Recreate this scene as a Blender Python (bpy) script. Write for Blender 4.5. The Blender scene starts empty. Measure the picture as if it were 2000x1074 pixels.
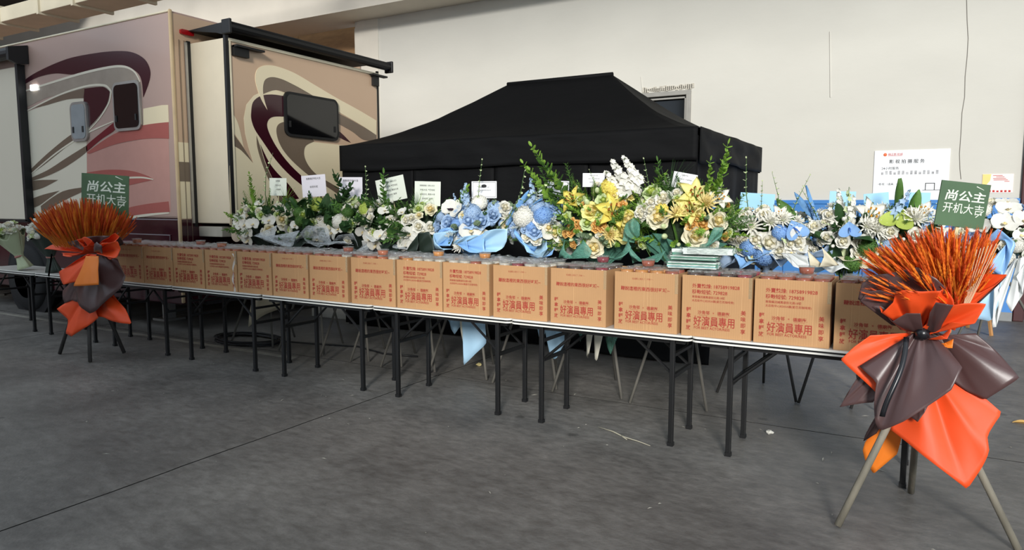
import bpy, bmesh, math, random
from mathutils import Vector, Matrix, Euler, Quaternion, noise
from mathutils.geometry import tessellate_polygon

scene = bpy.context.scene
COL = scene.collection
PI = math.pi

# ------------------------------------------------------------------ camera, daylight, exposure
cam_d = bpy.data.cameras.new('camera')
cam_d.sensor_fit = 'HORIZONTAL'
cam_d.sensor_width = 36.0
cam_d.lens = 36.0 * 1380.0 / 2000.0
cam_d.clip_end = 200
cam = bpy.data.objects.new('camera', cam_d)
COL.objects.link(cam)
cam.location = (0, 0, 1.61)
cam.rotation_euler = (math.radians(90 - 5.793), 0, math.radians(29.974))
scene.camera = cam

world = bpy.data.worlds.new('daylight_sky')
scene.world = world
world.use_nodes = True
bg = world.node_tree.nodes['Background']
bg.inputs['Color'].default_value = (0.76, 0.88, 1.0, 1)
bg.inputs['Strength'].default_value = 1.15

# hazy low sun coming in under the open front of the hall
sun_d = bpy.data.lights.new('hazy_sun', 'SUN')
sun_d.energy = 3.7; sun_d.angle = math.radians(11); sun_d.color = (1.0, 0.975, 0.935)
sun = bpy.data.objects.new('hazy_sun', sun_d); COL.objects.link(sun)
sun.location = (10, -18, 10)
sun.rotation_euler = Vector((-11, 25, -9.0)).to_track_quat('-Z', 'Y').to_euler()

vs = scene.view_settings
vs.view_transform = 'Standard'
vs.look = 'None'
vs.exposure = 0.0
vs.gamma = 1.0
vs.use_curve_mapping = False
scene.cycles.max_bounces = 8
scene.cycles.transparent_max_bounces = 16
scene.cycles.use_denoising = True
scene.cycles.caustics_reflective = False
scene.cycles.caustics_refractive = False

# ------------------------------------------------------------------ materials
def lin(c):
    out = []
    for v in c[:3]:
        v = v / 255.0
        out.append(v / 12.92 if v <= 0.04045 else ((v + 0.055) / 1.055) ** 2.4)
    return (*out, 1.0)

MATS = {}
def mat(name, rgb, rough=0.6, metal=0.0, var=0.08, scale=6.0, bump=0.0, bscale=None, coat=0.0,
        rnd=0.0, trans=0.0, stretch=None, spec=0.5):
    if name in MATS:
        return MATS[name]
    m = bpy.data.materials.new(name); m.use_nodes = True
    nt = m.node_tree; b = nt.nodes['Principled BSDF']
    b.inputs['Roughness'].default_value = rough
    b.inputs['Metallic'].default_value = metal
    b.inputs['Coat Weight'].default_value = coat
    b.inputs['Coat Roughness'].default_value = 0.08
    b.inputs['Specular IOR Level'].default_value = spec
    tc = nt.nodes.new('ShaderNodeTexCoord')
    mp = nt.nodes.new('ShaderNodeMapping')
    if stretch: mp.inputs['Scale'].default_value = stretch
    nt.links.new(tc.outputs['Object'], mp.inputs['Vector'])
    nz = nt.nodes.new('ShaderNodeTexNoise')
    nz.inputs['Scale'].default_value = scale; nz.inputs['Detail'].default_value = 5
    nt.links.new(mp.outputs['Vector'], nz.inputs['Vector'])
    mr = nt.nodes.new('ShaderNodeMapRange')
    mr.inputs['From Min'].default_value = 0.3; mr.inputs['From Max'].default_value = 0.7
    mr.inputs['To Min'].default_value = 1 - var; mr.inputs['To Max'].default_value = 1 + var
    nt.links.new(nz.outputs['Fac'], mr.inputs['Value'])
    hs = nt.nodes.new('ShaderNodeHueSaturation')
    hs.inputs['Color'].default_value = lin(rgb)
    if rnd:
        oi = nt.nodes.new('ShaderNodeObjectInfo')
        mr2 = nt.nodes.new('ShaderNodeMapRange')
        mr2.inputs['To Min'].default_value = 1 - rnd; mr2.inputs['To Max'].default_value = 1 + rnd
        nt.links.new(oi.outputs['Random'], mr2.inputs['Value'])
        mu = nt.nodes.new('ShaderNodeMath'); mu.operation = 'MULTIPLY'
        nt.links.new(mr.outputs['Result'], mu.inputs[0]); nt.links.new(mr2.outputs['Result'], mu.inputs[1])
        nt.links.new(mu.outputs[0], hs.inputs['Value'])
    else:
        nt.links.new(mr.outputs['Result'], hs.inputs['Value'])
    nt.links.new(hs.outputs['Color'], b.inputs['Base Color'])
    if bump:
        nb = nt.nodes.new('ShaderNodeTexNoise')
        nb.inputs['Scale'].default_value = bscale or scale * 4; nb.inputs['Detail'].default_value = 6
        nt.links.new(mp.outputs['Vector'], nb.inputs['Vector'])
        bp = nt.nodes.new('ShaderNodeBump'); bp.inputs['Strength'].default_value = bump
        bp.inputs['Distance'].default_value = 0.02
        nt.links.new(nb.outputs['Fac'], bp.inputs['Height'])
        nt.links.new(bp.outputs['Normal'], b.inputs['Normal'])
    if trans:
        tr = nt.nodes.new('ShaderNodeBsdfTranslucent')
        nt.links.new(hs.outputs['Color'], tr.inputs['Color'])
        mx = nt.nodes.new('ShaderNodeMixShader'); mx.inputs['Fac'].default_value = trans
        out = nt.nodes['Material Output']
        nt.links.new(b.outputs['BSDF'], mx.inputs[1]); nt.links.new(tr.outputs['BSDF'], mx.inputs[2])
        nt.links.new(mx.outputs['Shader'], out.inputs['Surface'])
    MATS[name] = m
    return m

def film(name, rgb, opacity=0.35, rough=0.12, bump=0.0, metal=0.0):
    """thin clear plastic or tulle: part see-through, part glossy sheet"""
    if name in MATS:
        return MATS[name]
    m = bpy.data.materials.new(name); m.use_nodes = True
    nt = m.node_tree; b = nt.nodes['Principled BSDF']
    b.inputs['Base Color'].default_value = lin(rgb); b.inputs['Roughness'].default_value = rough
    b.inputs['Specular IOR Level'].default_value = 0.8; b.inputs['Metallic'].default_value = metal
    tr = nt.nodes.new('ShaderNodeBsdfTransparent')
    mx = nt.nodes.new('ShaderNodeMixShader')
    nz = nt.nodes.new('ShaderNodeTexNoise'); nz.inputs['Scale'].default_value = 14; nz.inputs['Detail'].default_value = 4
    mr = nt.nodes.new('ShaderNodeMapRange')
    mr.inputs['From Min'].default_value = 0.35; mr.inputs['From Max'].default_value = 0.65
    mr.inputs['To Min'].default_value = max(0, opacity - 0.2); mr.inputs['To Max'].default_value = min(1, opacity + 0.2)
    nt.links.new(nz.outputs['Fac'], mr.inputs['Value']); nt.links.new(mr.outputs['Result'], mx.inputs['Fac'])
    nt.links.new(tr.outputs['BSDF'], mx.inputs[1]); nt.links.new(b.outputs['BSDF'], mx.inputs[2])
    nt.links.new(mx.outputs['Shader'], nt.nodes['Material Output'].inputs['Surface'])
    if bump:
        bp = nt.nodes.new('ShaderNodeBump'); bp.inputs['Strength'].default_value = bump; bp.inputs['Distance'].default_value = 0.02
        nb = nt.nodes.new('ShaderNodeTexNoise'); nb.inputs['Scale'].default_value = 30
        nt.links.new(nb.outputs['Fac'], bp.inputs['Height']); nt.links.new(bp.outputs['Normal'], b.inputs['Normal'])
    MATS[name] = m
    return m

def concrete():
    m = bpy.data.materials.new('concrete'); m.use_nodes = True
    nt = m.node_tree; b = nt.nodes['Principled BSDF']; N = nt.nodes.new; L = nt.links.new
    tc = N('ShaderNodeTexCoord')
    n1 = N('ShaderNodeTexNoise'); n1.inputs['Scale'].default_value = 1.3; n1.inputs['Detail'].default_value = 8; n1.inputs['Roughness'].default_value = 0.62
    n2 = N('ShaderNodeTexNoise'); n2.inputs['Scale'].default_value = 9; n2.inputs['Detail'].default_value = 7; n2.inputs['Roughness'].default_value = 0.7
    mp = N('ShaderNodeMapping'); mp.inputs['Scale'].default_value = (1.0, 1.9, 1); mp.inputs['Rotation'].default_value = (0, 0, 0.4)
    L(tc.outputs['Object'], mp.inputs['Vector']); L(tc.outputs['Object'], n1.inputs['Vector']); L(mp.outputs['Vector'], n2.inputs['Vector'])
    r1 = N('ShaderNodeValToRGB')
    r1.color_ramp.elements[0].position = 0.32; r1.color_ramp.elements[0].color = lin((98, 95, 91))
    r1.color_ramp.elements[1].position = 0.72; r1.color_ramp.elements[1].color = lin((138, 134, 128))
    L(n1.outputs['Fac'], r1.inputs['Fac'])
    r2 = N('ShaderNodeValToRGB')
    r2.color_ramp.elements[0].position = 0.3; r2.color_ramp.elements[0].color = (0.60, 0.60, 0.60, 1)
    r2.color_ramp.elements[1].position = 0.66; r2.color_ramp.elements[1].color = (1.18, 1.18, 1.18, 1)
    L(n2.outputs['Fac'], r2.inputs['Fac'])
    mx = N('ShaderNodeMix'); mx.data_type = 'RGBA'; mx.blend_type = 'MULTIPLY'; mx.inputs['Factor'].default_value = 1
    L(r1.outputs['Color'], mx.inputs['A']); L(r2.outputs['Color'], mx.inputs['B'])
    # oil spots
    vo = N('ShaderNodeTexVoronoi'); vo.inputs['Scale'].default_value = 1.7; vo.inputs['Randomness'].default_value = 1
    nd = N('ShaderNodeTexNoise'); nd.inputs['Scale'].default_value = 14
    va = N('ShaderNodeVectorMath'); va.operation = 'MULTIPLY_ADD'; va.inputs[1].default_value = (0.07, 0.07, 0); 
    L(tc.outputs['Object'], nd.inputs['Vector']); L(nd.outputs['Color'], va.inputs[0]); L(tc.outputs['Object'], va.inputs[2]); L(va.outputs['Vector'], vo.inputs['Vector'])
    r3 = N('ShaderNodeValToRGB')
    r3.color_ramp.elements[0].position = 0.045; r3.color_ramp.elements[0].color = (0.5, 0.5, 0.5, 1)
    r3.color_ramp.elements[1].position = 0.075; r3.color_ramp.elements[1].color = (1, 1, 1, 1)
    L(vo.outputs['Distance'], r3.inputs['Fac'])
    mx2 = N('ShaderNodeMix'); mx2.data_type = 'RGBA'; mx2.blend_type = 'MULTIPLY'; mx2.inputs['Factor'].default_value = 0.8
    L(mx.outputs['Result'], mx2.inputs['A']); L(r3.outputs['Color'], mx2.inputs['B'])
    L(mx2.outputs['Result'], b.inputs['Base Color'])
    rr = N('ShaderNodeMapRange'); rr.inputs['To Min'].default_value = 0.34; rr.inputs['To Max'].default_value = 0.75
    L(n2.outputs['Fac'], rr.inputs['Value']); L(rr.outputs['Result'], b.inputs['Roughness'])
    n3 = N('ShaderNodeTexNoise'); n3.inputs['Scale'].default_value = 60; n3.inputs['Detail'].default_value = 5
    L(tc.outputs['Object'], n3.inputs['Vector'])
    bp = N('ShaderNodeBump'); bp.inputs['Strength'].default_value = 0.25; bp.inputs['Distance'].default_value = 0.01
    L(n3.outputs['Fac'], bp.inputs['Height']); L(bp.outputs['Normal'], b.inputs['Normal'])
    return m

def corrugated(name, rgb):
    """kraft cardboard: faint vertical flute lines and scuffs"""
    m = mat(name, rgb, 0.75, var=0.07, scale=3)
    nt = m.node_tree; b = nt.nodes['Principled BSDF']
    tc = nt.nodes.new('ShaderNodeTexCoord')
    wv = nt.nodes.new('ShaderNodeTexWave'); wv.inputs['Scale'].default_value = 22; wv.inputs['Distortion'].default_value = 1.2
    nt.links.new(tc.outputs['Object'], wv.inputs['Vector'])
    bp = nt.nodes.new('ShaderNodeBump'); bp.inputs['Strength'].default_value = 0.12; bp.inputs['Distance'].default_value = 0.004
    nt.links.new(wv.outputs['Fac'], bp.inputs['Height']); nt.links.new(bp.outputs['Normal'], b.inputs['Normal'])
    return m

# ------------------------------------------------------------------ mesh helpers
class MB:
    def __init__(s): s.v = []; s.f = []; s.m = []
    def add(s, verts, faces, mi=0, M=None):
        o = len(s.v)
        s.v += [tuple(M @ Vector(v)) for v in verts] if M else [tuple(v) for v in verts]
        s.f += [tuple(i + o for i in f) for f in faces]
        s.m += [mi] * len(faces)
        return s
    def box(s, lo, hi, mi=0, M=None):
        x0, y0, z0 = lo; x1, y1, z1 = hi
        v = [(x0,y0,z0),(x1,y0,z0),(x1,y1,z0),(x0,y1,z0),(x0,y0,z1),(x1,y0,z1),(x1,y1,z1),(x0,y1,z1)]
        f = [(0,3,2,1),(4,5,6,7),(0,1,5,4),(1,2,6,5),(2,3,7,6),(3,0,4,7)]
        return s.add(v, f, mi, M)
    def tube(s, pts, r, n=8, mi=0, cap=True, M=None):
        pts = [Vector(p) for p in pts]
        rs = r if isinstance(r, (list, tuple)) else [r] * len(pts)
        v = []; f = []
        up = None
        for i, p in enumerate(pts):
            t = (pts[min(i+1, len(pts)-1)] - pts[max(i-1, 0)]).normalized()
            if up is None:
                a = Vector((0,0,1)) if abs(t.z) < 0.9 else Vector((1,0,0))
            else: a = up
            x = a.cross(t).normalized(); y = t.cross(x).normalized(); up = y
            for k in range(n):
                an = 2*PI*k/n + PI/n
                v.append(p + (x*math.cos(an) + y*math.sin(an)) * rs[i])
        for i in range(len(pts)-1):
            for k in range(n):
                a = i*n + k; b = i*n + (k+1) % n
                f.append((a, b, b+n, a+n))
        if cap:
            f.append(tuple(reversed(range(n)))); f.append(tuple(range((len(pts)-1)*n, len(pts)*n)))
        return s.add(v, f, mi, M)
    def lathe(s, prof, n=16, mi=0, M=None, cap=True):
        v = []; f = []
        for r, z in prof:
            for k in range(n):
                a = 2*PI*k/n; v.append((r*math.cos(a), r*math.sin(a), z))
        for i in range(len(prof)-1):
            for k in range(n):
                a = i*n+k; b = i*n+(k+1) % n; f.append((a, b, b+n, a+n))
        if cap:
            f.append(tuple(reversed(range(n)))); f.append(tuple(range((len(prof)-1)*n, len(prof)*n)))
        return s.add(v, f, mi, M)
    def grid(s, rows, mi=0, M=None):
        n = len(rows[0]); v = [p for r in rows for p in r]; f = []
        for j in range(len(rows)-1):
            for i in range(n-1):
                a = j*n+i; f.append((a, a+1, a+1+n, a+n))
        return s.add(v, f, mi, M)
    def prism(s, pts, fn, d0, d1, mi=0):
        """closed 2D outline pts, fn(u,v,d) -> xyz, solid between depths d0 and d1"""
        n = len(pts)
        tris = tessellate_polygon([[Vector((p[0], p[1], 0)) for p in pts]])
        v = [fn(p[0], p[1], d0) for p in pts] + [fn(p[0], p[1], d1) for p in pts]
        f = [tuple(t) for t in tris] + [tuple(i+n for i in reversed(t)) for t in tris]
        for i in range(n):
            j = (i+1) % n; f.append((i, i+n, j+n, j))
        return s.add(v, f, mi)
    def mesh(s, name, mats, smooth=False):
        me = bpy.data.meshes.new(name)
        me.from_pydata([tuple(v) for v in s.v], [], s.f)
        for m in (mats if isinstance(mats, (list, tuple)) else [mats]): me.materials.append(m)
        if isinstance(mats, (list, tuple)) and len(mats) > 1: me.polygons.foreach_set('material_index', s.m)
        if smooth: me.polygons.foreach_set('use_smooth', [True]*len(me.polygons))
        bm = bmesh.new(); bm.from_mesh(me); bmesh.ops.recalc_face_normals(bm, faces=bm.faces); bm.to_mesh(me); bm.free()
        return me
    def build(s, name, mats, parent=None, smooth=False, bevel=0, solid=0, sub=0):
        o = link(name, s.mesh(name, mats, smooth), parent)
        if sub:
            k = o.modifiers.new('subdivision', 'SUBSURF'); k.levels = k.render_levels = sub
        if solid:
            k = o.modifiers.new('thickness', 'SOLIDIFY'); k.thickness = solid; k.offset = 0
        if bevel:
            k = o.modifiers.new('bevel', 'BEVEL'); k.width = bevel; k.segments = 2; k.limit_method = 'ANGLE'
        return o

def link(name, me, parent=None, loc=None, M=None):
    o = bpy.data.objects.new(name, me); COL.objects.link(o)
    if parent: o.parent = parent
    if M is not None: o.matrix_local = M
    elif loc: o.location = loc
    return o
def tag(o, label, cat, group=None, kind=None):
    o['label'] = label; o['category'] = cat
    if group: o['group'] = group
    if kind: o['kind'] = kind
    return o
def thing(name, label, cat, loc=(0,0,0), rz=0, group=None):
    o = bpy.data.objects.new(name, None); COL.objects.link(o)
    o.empty_display_size = 0.05
    o.location = loc; o.rotation_euler = (0,0,rz)
    return tag(o, label, cat, group)
def struct(o, label=None):
    o['kind'] = 'structure'
    if label: o['label'] = label
    return o
def dup(root, loc, rz=None):
    r = root.copy(); COL.objects.link(r); r.location = loc
    if rz is not None: r.rotation_euler = (0,0,rz)
    for ch in list(root.children):
        c = ch.copy(); COL.objects.link(c); c.parent = r
        for g in list(ch.children):
            d = g.copy(); COL.objects.link(d); d.parent = c
    return r
ORD = ['first','second','third','fourth','fifth','sixth','seventh','eighth','ninth','tenth','eleventh','twelfth','thirteenth','fourteenth','fifteenth','sixteenth']

def smooth_loop(pts, k=5, closed=True, lim=70):
    """Hermite curve through the points, keeping sharp corners sharp"""
    P = [Vector(p) for p in pts]; n = len(P); T = []
    for i in range(n):
        if not closed and i in (0, n-1): T.append(Vector([0]*len(P[0]))); continue
        a = P[i]-P[i-1]; b = P[(i+1) % n]-P[i]
        ang = a.angle(b) if a.length > 1e-6 and b.length > 1e-6 else 0
        T.append((P[(i+1) % n]-P[i-1])*0.5 if ang < math.radians(lim) else P[i]*0)
    out = []
    for i in range(n if closed else n-1):
        p0, p1, t0, t1 = P[i], P[(i+1) % n], T[i], T[(i+1) % n]
        L = (p1-p0).length
        if t0.length > 1.4*L: t0 = t0*(1.4*L/t0.length)
        if t1.length > 1.4*L: t1 = t1*(1.4*L/t1.length)
        for j in range(k):
            t = j/k
            out.append(p0*(2*t**3-3*t**2+1)+t0*(t**3-2*t**2+t)+p1*(-2*t**3+3*t**2)+t1*(t**3-t**2))
    if not closed: out.append(P[-1])
    return out

def ribbon2d(pts, w):
    """outline of a tapering line through pts (2D)"""
    c = smooth_loop(pts, 6, closed=False); a = []; b = []
    for i, p in enumerate(c):
        t = (c[min(i+1, len(c)-1)]-c[max(i-1, 0)]).normalized(); nn = Vector((-t.y, t.x))
        ww = w * (0.35 + 0.65*math.sin(PI*min(1, 0.12+0.88*i/len(c))))
        a.append(p+nn*ww); b.append(p-nn*ww)
    return a + b[::-1]

_txt = {}
def text_verts(body, size=1.0, bold=0.0, align='LEFT', sx=1.0, sy=1.0, spacing=1.0, shear=0.0):
    key = (body, bold, spacing, align, shear)
    if key not in _txt:
        c = bpy.data.curves.new('lettering', 'FONT'); c.body = body; c.size = 1; c.offset = bold
        c.resolution_u = 2; c.align_x = align; c.space_character = spacing; c.shear = shear
        o = bpy.data.objects.new('lettering', c); COL.objects.link(o)
        bpy.context.view_layer.update()
        me = bpy.data.meshes.new_from_object(o.evaluated_get(bpy.context.evaluated_depsgraph_get()))
        _txt[key] = ([tuple(v.co) for v in me.vertices], [tuple(p.vertices) for p in me.polygons])
        bpy.data.objects.remove(o); bpy.data.meshes.remove(me); bpy.data.curves.remove(c)
    v, f = _txt[key]
    return [(x*size*sx, y*size*sy) for x, y, z in v], f
def add_text(mb, body, x, y, size, fn, mi=0, **kw):
    """flat print on a surface: fn(u, v) -> xyz"""
    v, f = text_verts(body, size, **kw)
    mb.add([fn(x+a, y+b) for a, b in v], f, mi)

# ------------------------------------------------------------------ the hall
M_conc = concrete()
M_wall = mat('wall_paint', (204, 201, 191), 0.85, var=0.035, scale=0.7, bump=0.08, bscale=9, stretch=(1, 1, 2.2))
M_wall2 = mat('beam_paint', (214, 207, 193), 0.85, var=0.05, scale=1.2, bump=0.08, bscale=9)
M_dark = mat('dark_void', (28, 26, 27), 0.9)
M_black = mat('black_metal', (9, 9, 10), 0.5, var=0.1)
M_joint = mat('joint_dirt', (44, 42, 40), 0.95)

mb = MB(); mb.box((-24, -6, -0.3), (9, 12.6, -0.06))
floor = struct(mb.build('floor', M_joint), 'grey concrete hall floor cast in large slabs')
rs = random.Random(3)
xs = [-25.78, -20.3, -14.82, -9.335, -3.86, 1.63, 7.1, 12.6]; ys = [-6.0, -0.25, 5.29, 12.6]
def slab_edge(p, q):
    out = []; n = max(2, int((Vector(q)-Vector(p)).length/0.11))
    for i in range(n):
        t = i/n; x = p[0]+(q[0]-p[0])*t; y = p[1]+(q[1]-p[1])*t
        a = 0.010*noise.noise((x*1.9, y*1.9, 5)) + 0.004*noise.noise((x*9, y*9, 1))
        out.append((x, y+a) if p[1] == q[1] else (x+a, y))
    return out
for i in range(len(xs)-1):
    for j in range(len(ys)-1):
        g = 0.0065
        x0, x1, y0, y1 = max(xs[i], -24)+g, min(xs[i+1], 9)-g, ys[j]+g, ys[j+1]-g
        if x1 - x0 < 0.1: continue
        pts = slab_edge((x0,y0),(x1,y0))+slab_edge((x1,y0),(x1,y1))+slab_edge((x1,y1),(x0,y1))+slab_edge((x0,y1),(x0,y0))
        s = MB(); s.prism(pts, lambda u, v, d: (u, v, d), -0.06, 0.0)
        for fi in range(len(s.f)-len(pts), len(s.f)): s.m[fi] = 1
        s.build('slab', [M_conc, M_joint], floor)
# pale painted guide line beside the motorhome
mb = MB(); mb.box((-12.6, 5.12, 0.0), (-5.6, 5.20, 0.0012))
struct(mb.build('trim_1', mat('worn_line_paint', (150, 146, 136), 0.8, var=0.3, scale=5)), 'worn pale painted guide line on the floor')

# back wall with window hole, beam, column, recess
WY = 11.78
wx0, wx1, wz0, wz1 = -4.16, -3.44, 2.55, 3.40
mb = MB()
mb.box((-10.66, WY, 0), (wx0, WY+0.3, 5.46)); mb.box((wx1, WY, 0), (1.16, WY+0.3, 5.46))
mb.box((wx0, WY, 0), (wx1, WY+0.3, wz0)); mb.box((wx0, WY, wz1), (wx1, WY+0.3, 5.46))
mb.box((1.16, WY, 3.42), (2.9, WY+0.3, 5.46)); mb.box((2.9, WY, 0), (9, WY+0.3, 5.46))
wall_back = struct(mb.build('wall_back', M_wall), 'off-white plastered back wall of the hall')
# plaster ridges, old conduit scars and the long crack
mb = MB()
def scar(mb, pts, w, d):
    for a, b in zip(pts[:-1], pts[1:]):
        mb.tube([(a[0], WY-d*0.3, a[1]), (b[0], WY-d*0.3, b[1])], w, 5)
scar(mb, [(-10.027,5.428),(-10.034,4.574),(-10.092,3.946),(-10.086,3.04)], 0.016, 0.01)
scar(mb, [(-4.254,3.756),(-4.221,3.48)], 0.008, 0.01)
scar(mb, [(-1.314,4.158),(-1.267,3.195)], 0.009, 0.01)
mb.build('plaster_ridge', M_wall, wall_back)
mb = MB()
scar(mb, [(0.394,4.38),(0.415,4.105),(0.44,3.863),(0.442,3.623),(0.433,3.348),(0.442,3.07),(0.423,2.863),(0.426,2.582),(0.424,2.3),(0.441,2.087),(0.461,1.945)], 0.0045, 0.004)
mb.build('crack', mat('crack_grey', (120, 116, 108), 0.9), wall_back)  # crack drawn in an even grey
rs = random.Random(8); mb = MB()
for i in range(26):
    x = -4.22+0.84*i/25; mb.box((x, WY-0.014, 3.49+rs.uniform(-.01,.02)), (x+0.045, WY+0.01, 3.53+rs.uniform(0,.045)))
mb.build('plaster_patch', mat('rough_plaster', (196,190,176), 0.95, var=0.25, scale=30, bump=0.5), wall_back)

M_frame = mat('window_frame_grey', (150, 147, 140), 0.6)
win = bpy.data.objects.new('window_1', None); COL.objects.link(win); struct(win, 'grey framed dark window high in the back wall')
mb = MB(); F = 0.075
mb.box((wx0-0.06, WY-0.05, wz1-F+0.07), (wx1+0.06, WY+0.05, wz1+0.07)); mb.box((wx0-0.06, WY-0.05, wz0-0.07), (wx1+0.06, WY+0.05, wz0+F-0.07))
mb.box((wx0-0.06, WY-0.05, wz0), (wx0+F-0.06, WY+0.05, wz1)); mb.box((wx1-F+0.06, WY-0.05, wz0), (wx1+0.06, WY+0.05, wz1))
mb.build('frame', M_frame, win, bevel=0.008)
mb = MB(); G = 0.03
mb.box((wx0+0.015, WY-0.025, wz1-0.06), (wx1-0.015, WY+0.04, wz1-0.03)); mb.box((wx0+0.015, WY-0.025, wz0+0.005), (wx1-0.015, WY+0.04, wz0+0.035))
mb.box((wx0+0.015, WY-0.025, wz0), (wx0+0.045, WY+0.04, wz1-0.03)); mb.box((wx1-0.045, WY-0.025, wz0), (wx1-0.015, WY+0.04, wz1-0.03))
mb.build('sash', M_frame, win, bevel=0.005)
mb = MB(); mb.box((wx0, WY+0.06, wz0), (wx1, WY+0.07, wz1)); mb.build('pane', mat('dark_glass', (12, 14, 17), 0.08), win)

mb = MB(); mb.box((-24, 11.0, 5.45), (9, 12.08, 9.1))
beam = struct(mb.build('trim_2', M_wall2), 'deep painted concrete beam above the back wall')
mb = MB(); pts = [(-10.66,0),(-10.02,0),(-10.02,5.45),(-10.56,5.45),(-10.66,5.30)]
mb.prism(pts, lambda u,v,d:(u,d,v), WY-0.02, WY+0.05)
struct(mb.build('trim_3', M_wall2), 'grey painted pilaster at the left end of the back wall')
mb = MB(); mb.box((-24, 12.35, 0), (-10.66, 12.6, 5.6)); 
rec = struct(mb.build('wall_recess', M_dark), 'brown boarded recess left of the pilaster')
M_ply = mat('plywood_brown', (158, 122, 84), 0.7, var=0.2, scale=3, stretch=(1,1,4))
for i in range(6):
    for k, (z0, z1) in enumerate([(0, 2.4), (2.41, 4.82), (4.87, 5.6)]):
        mb = MB(); mb.box((-24+2.22*i, 12.31, z0), (-24+2.22*i+2.21, 12.35, z1)); mb.build('board', M_ply, rec)

# blue wainscot, panel by panel, on a grey plinth
M_blue = mat('blue_wainscot', (58, 122, 188), 0.55, var=0.06, scale=4)
mb = MB(); mb.box((-10.0, WY-0.025, 0.12), (1.15, WY, 1.64))
wains = struct(mb.build('trim_4', mat('blue_wainscot_joint', (40, 88, 142), 0.6)), 'blue panelled wainscot along the back wall')
x = 1.15
while x > -10:
    w = 0.375
    mb = MB(); mb.box((x-w+0.006, WY-0.04, 0.14), (x-0.006, WY-0.02, 1.60)); mb.build('panel', M_blue, wains, bevel=0.006)
    x -= w
mb = MB(); mb.box((-10.0, WY-0.055, 1.60), (1.15, WY, 1.66)); mb.build('top_rail', M_blue, wains, bevel=0.008)
mb = MB(); mb.box((0.78, WY-0.065, 0.10), (1.15, WY-0.04, 1.68)); mb.build('end_panel', mat('blue_panel', (66, 128, 196), 0.5), wains, bevel=0.01)
mb = MB(); mb.box((-10.0, WY-0.07, 0), (1.15, WY, 0.12))
struct(mb.build('baseboard_back', mat('grey_plinth', (136, 138, 138), 0.8)), 'grey plinth under the blue wainscot')
# dark red door right of the wall
M_maroon_door = mat('dark_red_door', (62, 20, 22), 0.5)
dr = bpy.data.objects.new('door_1', None); COL.objects.link(dr); struct(dr, 'dark red door at the right end of the back wall')
mb = MB(); mb.box((1.16, WY-0.05, 0), (1.28, WY+0.2, 3.42)); mb.box((2.78, WY-0.05, 0), (2.9, WY+0.2, 3.42)); mb.box((1.28, WY-0.05, 3.3), (2.78, WY+0.2, 3.42))
mb.build('door_frame', M_maroon_door, dr, bevel=0.01)
mb = MB(); mb.box((1.28, WY+0.08, 0.01), (2.78, WY+0.14, 3.3)); mb.build('door_leaf', mat('door_leaf_red', (48, 16, 18), 0.5), dr)
# unseen walls added to block sun and sky; roof edges set to shape light
mb = MB(); mb.box((-24.3, -9, 0), (-24, 12.6, 7.0)); struct(mb.build('reflection_wall_left', mat('reflection_wall_red', (92, 60, 54), 0.85, var=0.1)), 'unseen dull red wall added to darken reflections in the motorhome')
mb = MB(); mb.box((-6.8, 0.8, 9.1), (9.2, 12.6, 9.3)); mb.box((-18.5, 3.6, 9.1), (-6.8, 12.6, 9.3)); mb.box((-24.3, 4.6, 6.9), (-18.5, 12.6, 7.1)); struct(mb.build('ceiling', mat('ceiling_dark', (66, 63, 62), 0.9)), 'dark hall ceiling')
mb = MB(); mb.box((-9.0, -6.3, 0), (-2.8, -6.0, 9.0)); mb.box((-2.8, -6.3, 0), (0.3, -6.0, 6.2)); mb.box((0.3, -6.3, 0), (9.0, -6.0, 3.1)); struct(mb.build('sun_blocker_front', M_wall), 'unseen stepped wall added to block sun from parts of the hall')
# white notice and small leaflet on the wall
def wallfn(u, v): return (u, WY-0.017, v)
M_white = mat('white_board', (240, 242, 244), 0.5, var=0.015)
pl = thing('wall_notice', 'large white film service notice fixed to the back wall', 'sign', (-0.16, WY, 1.95))
def rel(fn, o): return lambda u, v: tuple(a-b for a, b in zip(fn(u, v), o.location))
mb = MB(); mb.prism([(-0.635+0.16,-0.30),(0.315+0.16,-0.30),(0.315+0.16,0.425),(-0.635+0.16,0.425)], lambda u,v,d:(u,d,v), -0.016, -0.001)
mb.build('board', M_white, pl, bevel=0.004)
M_ink = mat('black_ink', (34, 34, 36), 0.7); M_redink = mat('red_print', (186, 48, 40), 0.7, var=0.04)
mb = MB(); fn = rel(wallfn, pl)
add_text(mb, '影视拍摄服务', -0.44, 2.19, 0.062, fn, bold=0.012, spacing=1.5); mb.build('title_lettering', M_ink, pl); mb = MB()
add_text(mb, '24小时服务', -0.535, 2.10, 0.045, fn, bold=0.006); mb.build('subtitle_lettering', M_ink, pl); mb = MB()
add_text(mb, '•影视   •道具   •场景', -0.57, 1.875, 0.036, fn, bold=0.004)
mb.build('bottom_lettering', M_ink, pl)
mb = MB()
for i in range(14):
    mb.box((-0.535+0.053*i-0.22*0+0.16, -0.0175, 2.025-1.95), (-0.535+0.053*i+0.03+0.16, -0.016, 2.025-1.95+(0.055 if i % 3 else 0.035)))
mb.build('blurred_number', mat('grey_blur', (172, 172, 174), 0.8, var=0.4, scale=18), pl)
mb = MB(); add_text(mb, '横店影视城', -0.46, 2.302, 0.038, fn, bold=0.006); mb.box((-0.30, -0.0178, 2.292-1.95), (-0.12, -0.0165, 2.296-1.95)); mb.build('logo_text', M_redink, pl)
mb = MB(); mb.lathe([(0.001,0),(0.024,0),(0.024,0.003),(0.018,0.006),(0.001,0.007)], 16, M=Matrix.Translation((-0.335, -0.016, 0.365)) @ Matrix.Rotation(PI/2, 4, 'X'))
mb.build('logo_globe', mat('logo_orange', (222, 108, 62), 0.4), pl)
mb = MB()
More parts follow.
